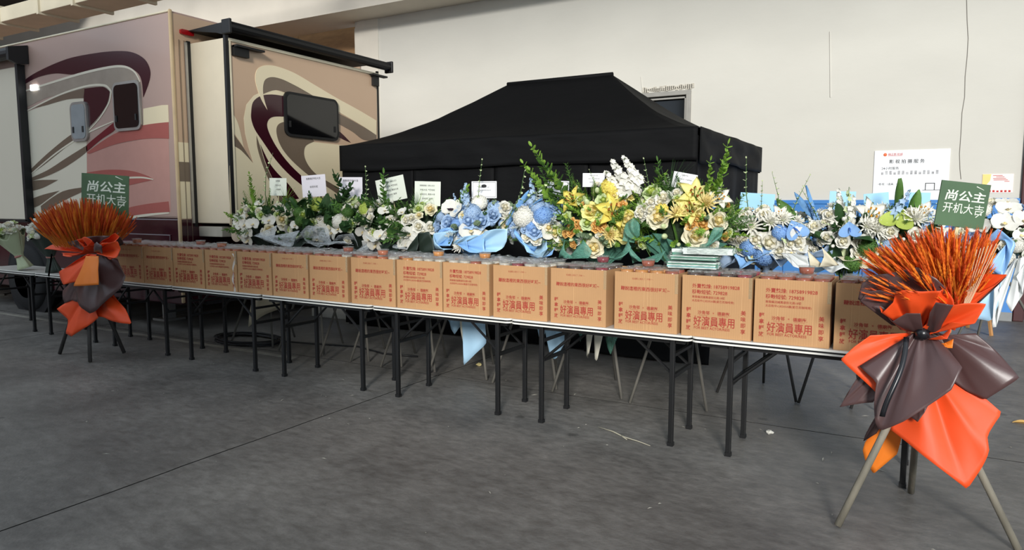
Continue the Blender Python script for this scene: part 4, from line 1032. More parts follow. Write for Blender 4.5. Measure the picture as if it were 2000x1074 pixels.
CARDM = {'w': mat('card_white', (236,236,238), 0.6, var=0.02), 'p': mat('card_lilac', (226,220,226), 0.6, var=0.02), 'g': mat('card_pale_green', (222,226,212), 0.6, var=0.02), 'b': mat('card_pale_blue', (150,200,232), 0.5, var=0.03)}
def card(root, c, w, h, roll, yaw, tone, lines, border=False, size=0.018, logo=False, align='CENTER', stick=0.35):
    """message card on a stick: c = centre in world"""
    Mx = Matrix.Translation(Vector(c)-Vector(root.location)) @ Matrix.Rotation(yaw, 4, 'Z') @ Matrix.Rotation(roll, 4, 'Y')
    mb = MB(); mb.box((-w/2,0,-h/2), (w/2,0.003,h/2))
    o = link('message_card', mb.mesh('message_card', CARDM[tone]), root, M=Mx)
    mb = MB(); fn = lambda u, v: (u, -0.0008, v)
    n = len(lines)
    for i, tx in enumerate(lines):
        y = h*0.30-i*(h*0.68/max(1, n-0.2)) if n > 1 else 0
        if not tx: continue
        ml = MB(); add_text(ml, tx, 0 if align == 'CENTER' else -w*0.42, y, size, fn, bold=0.006, align=align); link('text_line', ml.mesh('text_line', M_ink), o)
    if border:
        for (x0,z0,x1,z1) in ((-w*.46,h*.42,w*.46,h*.44),(-w*.46,-h*.44,w*.46,-h*.42),(-w*.46,-h*.44,-w*.45,h*.44),(w*.45,-h*.44,w*.46,h*.44)): mb.box((x0,-0.0008,z0),(x1,0,z1))
    if logo: mb.lathe([(0.012,0),(0.02,0.0008)], 12, M=Matrix.Translation((0,0,h*0.22)) @ Matrix.Rotation(PI/2,4,'X') @ Matrix.Diagonal((1.3,0.8,1,1)))
    if mb.v: link('card_border', mb.mesh('card_border', M_ink), o)
    mb = MB(); mb.box((-0.004,0.003,-h/2-stick), (0.004,0.008,0)); link('card_stick', mb.mesh('card_stick', mat('pale_stick', (206,196,150), 0.6)), o)
    return o

# ------------------------------------------------------------------ flower stands
def stand(label, c, r, fixed, fill, leaves, seed, feet, name='flower_stand', group='flower stands behind the tables', wood=M_wood2, base=None, legr=0.012, leafr=0.48):
    """c = centre of the flower dome (world), r = (rx, ry, rz)"""
    cx, cy, cz = c; rx, ry, rz = r; R = random.Random(seed)
    t = thing(name, label, 'flower stand', (cx, cy, 0), 0, group)
    ap = Vector((cx, cy, cz-rz*0.55))
    for fx, fy in feet:
        fo = Vector((cx+fx, cy+fy, 0.006)); d = (ap-fo).normalized()
        mb = MB(); mb.tube([fo, fo+(ap-fo)*0.5, ap+d*0.04], legr, 8); rel_to(mb, t).build('leg', wood, t, smooth=True)
    mb = MB(); mb.lathe([(0.02,-0.62),(0.45,-0.5),(0.66,-0.1),(0.60,0.3),(0.3,0.55),(0.02,0.62)], 12)
    mb.v = [(cx+v[0]*rx, cy+v[1]*ry, cz+v[2]*rz) for v in mb.v]; rel_to(mb, t).build('floral_foam', mat('floral_foam', (34,50,30), 0.9, var=0.3, scale=30, bump=0.6), t, smooth=True)
    if base is not None:
        rows = []
        for j in range(7):
            t2 = j/6; row = []
            for i in range(41):
                a = 2*PI*i/40; pl_ = 1+0.10*(1-t2)*(1 if i % 2 else -1)+0.12*math.sin(3*a+seed)*(1-t2)
                rr = (0.80*(1-t2)**1.3+0.07*t2)*pl_
                row.append((cx+rx*rr*math.cos(a), cy+ry*rr*math.sin(a), cz-rz*(0.30+0.95*t2)+0.04*(1-t2)*math.sin(5*a+seed*2)))
            rows.append(row)
        rel_to(MB().grid(rows), t).build('base_wrap', base, t, smooth=False, solid=0.0015)
    used = []
    def place(kind, p, n, s):
        nm, me = FL[kind]
        s *= {'lily_y':.85,'lily_p':.85,'rose_y':.92,'hyd_w':.8,'hyd_b':.72,'hyd_d':.75,'mum_w':.82,'blueleaf':.8,'anth_b':.85}.get(kind, 1)
        q = n.to_track_quat('Z', 'Y'); Mx = Matrix.Translation(p-Vector((cx,cy,0))) @ q.to_matrix().to_4x4() @ Matrix.Rotation(R.uniform(0, 6.28) if kind not in ('orc','orc_p','anth_g','anth_b','anth_w') else R.uniform(-.4,.4), 4, 'Z') @ Matrix.Scale(s, 4)
        if kind in ('orc','orc_p','anth_g','anth_b','anth_w'):
            yv = Vector((0,0,1)); z = n.normalized(); x = yv.cross(z).normalized(); y = z.cross(x)
            B = Matrix((x,y,z)).transposed().to_4x4(); Mx = Matrix.Translation(p-Vector((cx,cy,0))) @ B @ Matrix.Rotation(R.uniform(-.35,.35), 4, 'Z') @ Matrix.Scale(s, 4)
        link(nm, me, t, M=Mx)
    for kind, X, Z, s in fixed:
        u = (X-cx)/rx; w = (Z-cz)/rz; d2 = max(0.02, 1-u*u*0.8-w*w*0.8)
        p = Vector((X, cy-ry*math.sqrt(d2), Z))
        if kind in UP:
            n = Vector((u*0.7+R.uniform(-.1,.1), -0.25, 1.0)).normalized(); place(kind, Vector((X, cy-ry*0.45, Z-s*0.45)), n, s)
        else:
            n = Vector((u*0.8+0.15, -1.0, w*0.7+0.25)).normalized(); place(kind, p, n, s); used.append((p, s*0.4))
    # random filler over the dome: front two thirds flowers, everywhere leaves
    pool = [k for k, cnt in fill for _ in range(cnt[0])]; sizes = {k: cnt[1] for k, cnt in fill}; R.shuffle(pool)
    for kind in pool:
        for tr in range(30):
            az = R.uniform(-PI*1.05, PI*0.05) if tr < 25 else R.uniform(-PI, PI)
            el = math.asin(R.uniform(-0.55, 0.97)); d = Vector((math.cos(az)*math.cos(el), math.sin(az)*math.cos(el), math.sin(el)))
            p = Vector((cx+d.x*rx, cy+d.y*ry, cz+d.z*rz)); s = sizes[kind]*R.uniform(0.8, 1.2)
            if all((p-q).length > (s*0.36+rr)*0.55 for q, rr in used): break
        else: continue
        used.append((p, s*0.36)); n = Vector((d.x/rx, d.y/ry-0.6, d.z/rz+0.3)).normalized()
        if kind in UP: place(kind, Vector((cx+d.x*rx*.7, cy+d.y*ry*.7, cz+d.z*rz*.7)), Vector((d.x*.6, d.y*.5, 1)).normalized(), s)
        else: place(kind, p, n, s)
    for kind, cnt, s in leaves:
        for k in range(cnt):
            az = R.uniform(-PI, PI); el = math.asin(R.uniform(-0.6, 1.0)); d = Vector((math.cos(az)*math.cos(el), math.sin(az)*math.cos(el), math.sin(el)))
            p = Vector((cx+d.x*rx*leafr, cy+d.y*ry*leafr, cz+d.z*rz*leafr)); ss = s*R.uniform(0.75, 1.2)*(1-0.45*max(0, d.z))
            place(kind, p, (d+Vector((0,0,0.35))).normalized(), ss)
    return t
def skirt(t, c, r, mats, n, seed, drop=0.30):
    """crumpled paper ends sticking out all round below the flowers"""
    R = random.Random(seed)
    for k in range(n):
        a = -PI+PI*(k+0.5)/n+R.uniform(-.12,.12) if k < n else 0
        def pt(aa, f, z): return (c[0]+r[0]*f*math.cos(aa), c[1]+r[1]*f*math.sin(aa), z)
        z0 = c[2]-r[2]*0.55; w = PI/n*R.uniform(.75,1.1); zo = z0+R.uniform(-drop, 0.06)
        out = [pt(a-w, R.uniform(.8,1.1), zo+R.uniform(0,.12)), pt(a-w*.5, R.uniform(1.0,1.3), zo+R.uniform(-.04,.05)), pt(a, R.uniform(1.0,1.3), zo-R.uniform(0,.08)), pt(a+w*.5, R.uniform(1.0,1.3), zo+R.uniform(-.04,.05)), pt(a+w, R.uniform(.8,1.1), zo+R.uniform(0,.12))]
        nm = (math.cos(a), math.sin(a), 0.2)
        sheet('wrapping_paper', R.choice(mats), pt(a-w*.35, .5, z0), pt(a+w*.35, .5, z0), out, t, t, nu=18, nv=8, amp=0.035, k=R.uniform(1.5,3), seed=seed*3+k, bulge=0.0, nrm=nm)
TR3 = [(-0.30,-0.30),(0.30,-0.22),(0.02,0.36)]
def tails(t, m, c, spec, amp=0.02, seed=0, name='wrapping_paper', **k):
    return [sheet(name, m, a, b, o, t, t, seed=seed+i, amp=amp, **k) for i, (a, b, o) in enumerate(spec)]
def gath(c, dx=0.05, dy=-0.1, dz=0.0): return (c[0]-dx, c[1]+dy, c[2]+dz), (c[0]+dx, c[1]+dy, c[2]+dz)

c = (-6.50, 5.62, 1.37)
ta = stand('cream rose and white orchid flower stand with spiky lime tops beside the slide-out', c, (0.42,0.26,0.27), [('rose_c', -6.096, 1.43, 0.15), ('rose_c', -6.208, 1.321, 0.15), ('rose_w', -6.06, 1.571, 0.12), ('orc', -6.403, 1.379, 0.17), ('orc', -6.5, 1.281, 0.17), ('orc', -6.545, 1.197, 0.17), ('orc', -6.607, 1.362, 0.15), ('orc', -6.677, 1.405, 0.14), ('grass3', -6.073, 1.691, 0.3), ('grass3', -6.509, 1.652, 0.34), ('spr3', -6.533, 1.761, 0.34), ('blos', -6.355, 1.908, 0.45), ('spr1', -5.891, 1.545, 0.4), ('leaf', -5.886, 1.637, 0.26), ('orc', -5.897, 1.4, 0.13), ('rose_g', -6.308, 1.475, 0.12)],
  [('rose_g',(8,.10)),('bud_g',(10,.08)),('orc',(10,.16)),('rose_w',(10,.12)),('fluff3',(5,.25))], [('spr1',16,.32),('fluff',10,.32),('spr3',12,.30),('spr2',8,.3)], 1, TR3, base=PDG)
card(ta, (-6.391,5.72,1.797), 0.24, 0.20, 0.02, 0.15, 'g', ['祝新剧', '开机大吉', '一切顺利'], size=0.020)
tails(ta, PBE, c, [((-6.3,5.35,0.95),(-6.1,5.35,0.95),[(-6.515,5.4,0.526),(-6.601,5.4,0.195),(-6.322,5.4,0.365),(-5.96,5.4,0.479)])], seed=2)
tails(ta, TULC, c, [((-6.35,5.3,1.25),(-6.1,5.3,1.25),[(-5.964,5.3,1.376),(-6.014,5.3,1.166),(-5.743,5.3,1.152),(-5.623,5.3,1.328)])], seed=5, name='clear_wrapping')
c = (-5.72, 5.62, 1.37)
tb = stand('dark green leafy flower stand with pale anthuriums and clear wrapping', c, (0.34,0.25,0.25), [('hyd_g', -5.567, 1.598, 0.17), ('anth_w', -5.453, 1.56, 0.16), ('anth_w', -5.303, 1.604, 0.17), ('leaf', -5.439, 1.457, 0.45), ('leaf', -5.526, 1.521, 0.4), ('pom', -5.683, 1.422, 0.13), ('pom', -5.725, 1.507, 0.13), ('rose_w', -5.332, 1.509, 0.12), ('orc', -5.75, 1.375, 0.13), ('spr2', -5.308, 1.699, 0.35), ('rose_g', -5.653, 1.481, 0.14), ('leaf_m', -5.815, 1.558, 0.28)],
  [('rose_w',(9,.10)),('bud_g',(9,.08)),('rose_g',(6,.10)),('pom',(3,.11)),('orc',(6,.16))], [('spr2',18,.34),('leaf',12,.32),('fluff',10,.3),('grass',6,.4)], 2, TR3, base=PDG)
card(tb, (-5.755,5.65,1.799), 0.30, 0.235, -0.06, 0.22, 'p', ['祝新剧开机大吉', '收视长虹'], size=0.026)
tails(tb, TULC, c, [((-5.6,5.3,1.25),(-5.4,5.3,1.25),[(-5.649,5.25,1.222),(-5.405,5.2,1.387),(-5.123,5.2,1.366),(-5.108,5.25,1.195)]),((-5.6,5.3,1.2),(-5.35,5.3,1.2),[(-5.129,5.2,1.187),(-4.922,5.2,1.243),(-4.789,5.2,1.207)])], name='clear_wrapping', seed=1)
skirt(tb, c, (0.34,0.25,0.25), [TULC, PDG], 5, 51, 0.1)
c = (-5.10, 5.62, 1.37)
tc_ = stand('green carnation and white hydrangea flower stand with a lilac card', c, (0.32,0.25,0.25), [('hyd_g', -4.876, 1.549, 0.18), ('anth_w', -5.088, 1.638, 0.17), ('hyd_w', -5.138, 1.429, 0.2), ('orc', -5.253, 1.307, 0.2), ('orc', -5.14, 1.347, 0.16), ('rose_w', -5.277, 1.357, 0.13), ('rose_w', -5.061, 1.449, 0.13), ('pom', -5.193, 1.554, 0.12), ('pom', -5.042, 1.514, 0.12), ('rose_w', -5.074, 1.561, 0.12), ('blos', -4.902, 1.783, 0.5), ('spr2', -5.127, 1.736, 0.35), ('anth_w', -4.659, 1.562, 0.14), ('hyd_w', -4.718, 1.428, 0.2)],
  [('rose_w',(12,.11)),('bud_w',(8,.08)),('orc',(8,.16)),('rose_g',(6,.10))], [('spr2',16,.34),('spr1',12,.32),('leaf',6,.3),('grass',6,.42)], 3, TR3, base=PDG)
card(tc_, (-5.221,5.65,1.771), 0.265, 0.225, 0.01, 0.3, 'p', ['祝新剧开机大吉', '收视长虹'], size=0.025)
tails(tc_, TULC, c, [((-5.1,5.3,1.25),(-4.85,5.3,1.25),[(-5.13,5.2,1.176),(-4.988,5.2,1.292),(-4.786,5.2,1.322),(-4.724,5.2,1.189)])], name='clear_wrapping', seed=3)
c = (-4.66, 5.60, 1.38)
td = stand('leafy white flower stand with a tilted four-line card before the tent', c, (0.28,0.24,0.25), [('rose_w', -4.489, 1.437, 0.13), ('rose_w', -4.358, 1.504, 0.12), ('orc', -4.722, 1.269, 0.18), ('orc', -4.692, 1.196, 0.18), ('grass3', -4.287, 1.634, 0.32), ('spr1', -4.632, 1.683, 0.4), ('orc', -4.594, 1.296, 0.14)],
  [('rose_w',(11,.11)),('bud_w',(8,.07)),('orc',(7,.16)),('rose_g',(4,.09))], [('spr1',20,.34),('grass',10,.45),('fluff',8,.32),('spr2',8,.3)], 4, TR3, base=PDG)
card(td, (-4.635,5.6,1.749), 0.32, 0.24, -0.19, 0.2, 'g', ['祝新剧组《尚公主》', '开机大吉, 气势如虹', '收视长红, 票房大卖', '全体同仁敬贺'], size=0.019)
skirt(td, c, (0.28,0.24,0.25), [TULC, PW, PDG], 5, 43, 0.1)
c = (-4.24, 5.58, 1.36)
te = stand('ivory rose and white orchid flower stand with an upright four-line card', c, (0.29,0.24,0.25), [('rose_c', -4.051, 1.547, 0.14), ('rose_w', -4.111, 1.389, 0.14), ('rose_w', -4.007, 1.379, 0.14), ('rose_c', -3.881, 1.414, 0.14), ('rose_w', -4.243, 1.446, 0.13), ('orc', -4.201, 1.317, 0.18), ('orc', -4.263, 1.221, 0.19), ('orc', -4.174, 1.205, 0.18), ('rose_g', -4.153, 1.552, 0.12), ('rose_w', -4.191, 1.464, 0.12), ('spr3', -3.793, 1.69, 0.34), ('rose_c', -4.124, 1.494, 0.09), ('bud_w', -3.937, 1.467, 0.08), ('leaf_m', -4.038, 1.448, 0.3)],
  [('rose_w',(9,.10)),('bud_g',(9,.07)),('orc',(3,.12)),('rose_g',(4,.09))], [('spr1',18,.32),('grass',10,.42),('fluff',8,.32),('spr2',6,.3)], 5, TR3, base=PDG)
card(te, (-4.167,5.58,1.704), 0.27, 0.235, 0.03, 0.25, 'g', ['祝新剧组《尚公主》', '开机大吉, 气势如虹', '收视长红, 票房大卖', '全体同仁敬贺'], size=0.0185)
tails(te, PDG, c, [((-4.3,5.3,1.12),(-4.1,5.3,1.12),[(-4.008,5.2,1.173),(-3.987,5.2,1.339),(-3.859,5.2,1.355),(-3.804,5.2,1.18)])], seed=4)
skirt(te, c, (0.29,0.24,0.25), [PDG, TULC], 5, 47, 0.1)
c = (-3.66, 5.58, 1.38)
tf = stand('blue and white flower stand in blue paper with a bordered card', c, (0.36,0.25,0.25), [('hyd_w', -3.508, 1.616, 0.2), ('hyd_b', -3.522, 1.527, 0.24), ('hyd_b', -3.364, 1.561, 0.22), ('orc_p', -3.737, 1.548, 0.24), ('rose_b', -3.748, 1.429, 0.19), ('rose_b', -3.536, 1.449, 0.19), ('rose_b', -3.43, 1.45, 0.19), ('mum_w', -3.261, 1.48, 0.2), ('rose_w', -3.273, 1.567, 0.15), ('orc', -3.51, 1.365, 0.22), ('orc', -3.612, 1.256, 0.2), ('delph_p', -3.626, 1.644, 0.34), ('delph_p', -3.643, 1.611, 0.3), ('blueleaf', -3.159, 1.654, 0.55), ('blueleaf', -3.197, 1.632, 0.5), ('silver', -3.102, 1.578, 0.45), ('blos', -3.146, 1.761, 0.55), ('blos', -3.184, 1.718, 0.5), ('blos', -3.514, 1.766, 0.4), ('rose_c', -3.59, 1.493, 0.12), ('rose_b', -3.351, 1.501, 0.16), ('hyd_d', -3.658, 1.419, 0.16), ('rose_c', -3.254, 1.403, 0.13), ('mum_w', -3.646, 1.227, 0.2)],
  [('rose_b',(18,.12)),('rose_w',(8,.11)),('hyd_b',(5,.14)),('delph_p',(3,.24)),('bud_w',(8,.08))], [('euc',10,.28),('silver',6,.3),('spr2',6,.25)], 6, TR3, base=PBL2)
card(tf, (-3.517,5.58,1.735), 0.245, 0.155, 0.0, 0.22, 'w', ['', '恭祝剧组开机大吉', '祝影视人电视剧收视长虹', ''], True, size=0.0125, logo=True, stick=0.3)
for (m, a, b, o) in [(PBL, (-3.42,5.26,1.22), (-3.38,5.26,1.22), [(-3.281,5.2,1.367),(-3.131,5.15,1.393),(-3.033,5.18,1.394),(-3.044,5.2,1.293),(-3.085,5.2,1.23),(-3.132,5.15,1.197),(-3.246,5.15,1.193)]),
                     (PBL, (-3.95,5.3,1.16), (-3.9,5.3,1.2), [(-3.584,5.25,1.368),(-3.735,5.25,1.356),(-3.862,5.25,1.335),(-3.806,5.22,1.249),(-3.719,5.2,1.192),(-3.607,5.2,1.205)]),
                     (PBL2, (-3.62,5.24,1.24), (-3.5,5.24,1.26), [(-3.445,5.18,1.283),(-3.421,5.16,1.182),(-3.323,5.14,1.182),(-3.247,5.16,1.192),(-3.282,5.2,1.353)]),
                     (PBL, (-3.72,5.34,1.22), (-3.6,5.34,1.24), [(-3.647,5.3,1.272),(-3.549,5.28,1.313),(-3.402,5.28,1.334),(-3.332,5.28,1.318)]),
                     (PBL2, (-4.0,5.36,1.22), (-3.9,5.3,1.22), [(-3.828,5.3,1.371),(-3.725,5.3,1.392),(-3.657,5.3,1.356),(-3.669,5.25,1.228)])]:
    sheet('wrapping_paper', m, a, b, o, tf, tf, amp=0.022, k=2.5, seed=a[0]*7)
tails(tf, PBL, c, [((-3.75,5.42,1.05),(-3.62,5.42,1.05),[(-3.881,5.45,0.567),(-3.742,5.4,0.385),(-3.63,5.45,0.538)]),((-3.66,5.42,1.05),(-3.5,5.42,1.05),[(-3.585,5.4,0.549),(-3.612,5.35,0.111),(-3.439,5.38,0.274),(-3.39,5.4,0.328),(-3.407,5.42,0.56)])], seed=3, bulge=0.05)
tails(tf, PGO, c, [((-3.62,5.38,1.1),(-3.61,5.38,1.1),[(-3.662,5.38,0.651),(-3.644,5.36,0.463),(-3.612,5.36,0.312),(-3.583,5.36,0.315),(-3.621,5.36,0.489),(-3.634,5.38,0.653)])], seed=1, name='ribbon', amp=0.004)
c = (-2.96, 5.60, 1.40)
tg = stand('smaller blue hydrangea and orchid flower stand left of the yellow lilies', c, (0.27,0.22,0.27), [('hyd_w', -2.991, 1.493, 0.26), ('hyd_d', -2.815, 1.505, 0.24), ('rose_b', -2.756, 1.579, 0.19), ('rose_b', -2.881, 1.372, 0.17), ('rose_w', -2.827, 1.458, 0.16), ('orc', -2.731, 1.349, 0.24), ('orc', -2.69, 1.25, 0.24), ('delph_p', -2.946, 1.674, 0.36), ('delph_p', -2.882, 1.626, 0.25), ('bud_w', -2.86, 1.668, 0.11), ('hyd_b', -2.875, 1.579, 0.2), ('rose_b', -2.78, 1.527, 0.16), ('hyd_d', -2.911, 1.409, 0.14), ('rose_c', -2.773, 1.401, 0.14), ('orc', -2.667, 1.308, 0.2)],
  [('rose_b',(12,.12)),('hyd_b',(4,.14)),('rose_w',(5,.11)),('orc',(3,.16))], [('euc',8,.28),('fluff',10,.28),('silver',4,.3)], 7, TR3, base=PBL)
card(tg, (-2.853,5.78,1.744), 0.20, 0.135, 0.03, 0.25, 'w', ['祝开机大吉', '收视长虹'], True, size=0.018)
for (m, a, b, o) in [(PBL2, (-2.88,5.32,1.2), (-2.84,5.32,1.2), [(-3.097,5.36,1.436),(-3.059,5.33,1.353),(-2.98,5.3,1.29),(-2.873,5.26,1.251),(-2.774,5.24,1.247)]), (PBL, (-2.82,5.3,1.17), (-2.78,5.3,1.2), [(-2.986,5.3,1.325),(-2.877,5.25,1.199),(-2.773,5.22,1.179),(-2.667,5.22,1.234),(-2.693,5.25,1.3)]), (PBL2, (-2.8,5.28,1.14), (-2.74,5.28,1.14), [(-2.841,5.22,1.176),(-2.743,5.2,1.16),(-2.619,5.2,1.186),(-2.596,5.22,1.253)])]:
    sheet('wrapping_paper', m, a, b, o, tg, tg, amp=0.02, k=2, seed=a[0]*5)
tails(tg, PBL, c, [((-2.95,5.4,1.0),(-2.8,5.4,1.0),[(-2.882,5.45,0.517),(-2.825,5.4,0.403),(-2.761,5.42,0.532)]),((-2.88,5.4,1.0),(-2.74,5.4,1.0),[(-2.756,5.4,0.558),(-2.709,5.36,0.295),(-2.664,5.36,0.269),(-2.587,5.4,0.417),(-2.588,5.42,0.548)])], seed=6, bulge=0.04)
c = (-2.36, 5.60, 1.44)
LV = [('fluff3',30,.26),('fluff',14,.26),('spr3',40,.22),('spr1',20,.24),('euc',8,.24)]
th = stand('big yellow lily flower stand with pale roses in green tulle, left of the pair', c, (0.42,0.28,0.34), [('lily_y', -2.531, 1.637, 0.3), ('lily_y', -2.148, 1.544, 0.4), ('rose_y', -2.327, 1.543, 0.2), ('rose_y', -2.043, 1.481, 0.19), ('rose_y', -2.068, 1.37, 0.2), ('rose_c', -2.312, 1.251, 0.19), ('mum_y', -2.173, 1.355, 0.2), ('rose_o', -2.5, 1.46, 0.08), ('rose_o', -2.447, 1.436, 0.09), ('rose_o', -2.418, 1.405, 0.08), ('rose_o', -2.511, 1.371, 0.1), ('rose_o', -2.523, 1.403, 0.08), ('rose_o', -2.459, 1.404, 0.07), ('rose_o', -2.284, 1.441, 0.09), ('rose_o', -2.232, 1.453, 0.08), ('rose_o', -2.284, 1.407, 0.09), ('rose_o', -2.232, 1.413, 0.09), ('carn_y', -2.206, 1.738, 0.17), ('rose_y', -2.166, 1.665, 0.09), ('rose_y', -2.132, 1.696, 0.09), ('rose_o', -2.088, 1.601, 0.09), ('rose_y', -2.057, 1.689, 0.08), ('rose_y', -2.044, 1.655, 0.08), ('rose_y', -2.106, 1.675, 0.07), ('bud_g', -2.307, 1.708, 0.11), ('bud_g', -2.374, 1.614, 0.12), ('bud_g', -1.985, 1.58, 0.13), ('bud_g', -2.423, 1.362, 0.12), ('bud_g', -2.144, 1.287, 0.11), ('rose_g', -2.238, 1.626, 0.15), ('rose_g', -2.355, 1.448, 0.14), ('rose_g', -2.554, 1.493, 0.12), ('spr3', -2.766, 1.811, 0.42), ('spr3', -2.735, 1.746, 0.38), ('spr1', -2.675, 1.713, 0.36), ('spr3', -2.652, 1.905, 0.48), ('spr1', -2.616, 1.819, 0.45), ('fluff', -2.521, 1.775, 0.4), ('spr3', -1.951, 1.747, 0.32), ('spr3', -2.448, 1.542, 0.28), ('blos', -2.313, 1.741, 0.3), ('mum_w', -2.399, 1.304, 0.16), ('spr3', -2.471, 1.531, 0.25)],
  [('rose_o',(6,.07)),('rose_y',(7,.11)),('bud_g',(16,.08)),('rose_g',(9,.10)),('fluff3',(6,.25)),('rose_w',(6,.08))], LV, 8, TR3, base=TUL, leafr=0.74)
card(th, (-2.406,5.55,1.805), 0.185, 0.115, 0.01, 0.3, 'w', ['祝贺开机大吉', '《尚公主》收视长虹', '全体同仁敬贺'], size=0.0115)
c2_ = (-1.66, 5.60, 1.44)
ti = stand('big yellow lily flower stand with white stock and apricot roses, right of the pair', c2_, (0.40,0.28,0.34), [('stock', -1.995, 1.823, 0.42), ('stock', -1.943, 1.877, 0.34), ('stock', -2.048, 1.779, 0.36), ('lily_p', -1.5, 1.672, 0.36), ('lily_p', -1.522, 1.562, 0.34), ('mum_y', -1.611, 1.527, 0.2), ('mum_y', -1.42, 1.604, 0.22), ('rose_c', -1.757, 1.496, 0.21), ('rose_w', -1.915, 1.54, 0.15), ('rose_w', -1.871, 1.568, 0.14), ('rose_w', -1.821, 1.551, 0.14), ('rose_w', -1.755, 1.611, 0.14), ('rose_w', -1.735, 1.647, 0.15), ('rose_w', -1.832, 1.611, 0.13), ('rose_w', -1.904, 1.515, 0.13), ('carn_y', -1.743, 1.561, 0.11), ('rose_o', -1.504, 1.45, 0.12), ('rose_o', -1.428, 1.456, 0.13), ('rose_o', -1.471, 1.491, 0.09), ('rose_c', -1.477, 1.365, 0.22), ('rose_c', -1.33, 1.477, 0.18), ('lily_w', -1.34, 1.649, 0.22), ('bud_g', -1.715, 1.43, 0.12), ('bud_g', -1.708, 1.355, 0.12), ('rose_g', -1.85, 1.691, 0.17), ('bud_g', -1.818, 1.43, 0.1), ('spr3', -1.374, 1.835, 0.42), ('spr3', -1.453, 1.741, 0.36), ('spr3', -1.415, 1.769, 0.34), ('grass', -1.711, 1.734, 0.5), ('blos', -1.825, 1.745, 0.4), ('spr1', -1.774, 1.784, 0.3), ('fluff3', -1.924, 1.464, 0.35), ('fluff3', -1.872, 1.495, 0.35), ('fluff3', -1.902, 1.393, 0.35), ('fluff', -1.333, 1.558, 0.4), ('rose_y', -1.457, 1.524, 0.12), ('spr3', -1.786, 1.386, 0.3), ('leaf_m', -1.632, 1.379, 0.28)],
  [('rose_w',(10,.10)),('rose_o',(4,.08)),('bud_g',(16,.08)),('rose_g',(7,.10)),('fluff3',(6,.25))], LV, 9, TR3, base=TUL, leafr=0.74)
card(ti, (-1.631,5.55,1.785), 0.185, 0.125, 0.19, 0.3, 'w', ['祝贺开机:', '《尚公主》大卖特卖', '全体同仁敬贺'], size=0.0125)
for (t_, a, b, o) in [(th, (-2.6,5.28,1.16), (-2.5,5.28,1.16), [(-2.527,5.25,1.321),(-2.498,5.2,1.224),(-2.401,5.15,1.172),(-2.266,5.15,1.177),(-2.254,5.18,1.241),(-2.344,5.22,1.319)]),
                      (th, (-2.15,5.28,1.16), (-2.05,5.28,1.18), [(-2.113,5.2,1.196),(-2.003,5.16,1.171),(-1.945,5.16,1.229),(-1.928,5.2,1.275),(-1.97,5.22,1.32)]),
                      (ti, (-1.95,5.28,1.14), (-1.85,5.28,1.18), [(-2.011,5.28,1.437),(-1.961,5.22,1.288),(-1.878,5.18,1.206),(-1.817,5.15,1.171),(-1.697,5.14,1.169),(-1.646,5.16,1.255)]),
                      (ti, (-1.45,5.3,1.2), (-1.4,5.3,1.24), [(-1.409,5.22,1.305),(-1.333,5.2,1.323),(-1.247,5.22,1.369),(-1.248,5.28,1.434),(-1.324,5.3,1.432)]),
                      (ti, (-1.95,5.3,1.30), (-1.9,5.3,1.36), [(-2.028,5.25,1.317),(-2.019,5.3,1.457),(-1.952,5.3,1.498),(-1.893,5.28,1.439)])]:
    sheet('tulle_wrap', TUL, a, b, o, t_, t_, amp=0.03, k=2.5, seed=a[0]*9, bulge=0.06)
tails(th, TUL, c, [((-2.3,5.4,1.0),(-2.2,5.4,1.0),[(-2.473,5.4,0.561),(-2.425,5.36,0.449),(-2.426,5.4,0.565)]),((-2.25,5.4,1.0),(-2.1,5.4,1.0),[(-2.262,5.42,0.576),(-2.157,5.36,0.369),(-2.095,5.4,0.552)])], seed=2, name='tulle_wrap')
tails(th, PGO, c, [((-2.2,5.38,1.1),(-2.19,5.38,1.1),[(-2.375,5.36,0.576),(-2.363,5.35,0.326),(-2.349,5.35,0.319),(-2.347,5.36,0.578)]),((-2.1,5.38,1.1),(-2.09,5.38,1.1),[(-2.306,5.36,0.582),(-2.289,5.35,0.309),(-2.266,5.35,0.307),(-2.278,5.36,0.584)])], seed=2, name='ribbon', amp=0.003)
BLV = [('spr2',7,.24),('euc',12,.22),('blos',10,.30),('fluff',6,.22)]
c = (-1.10, 6.22, 1.33)
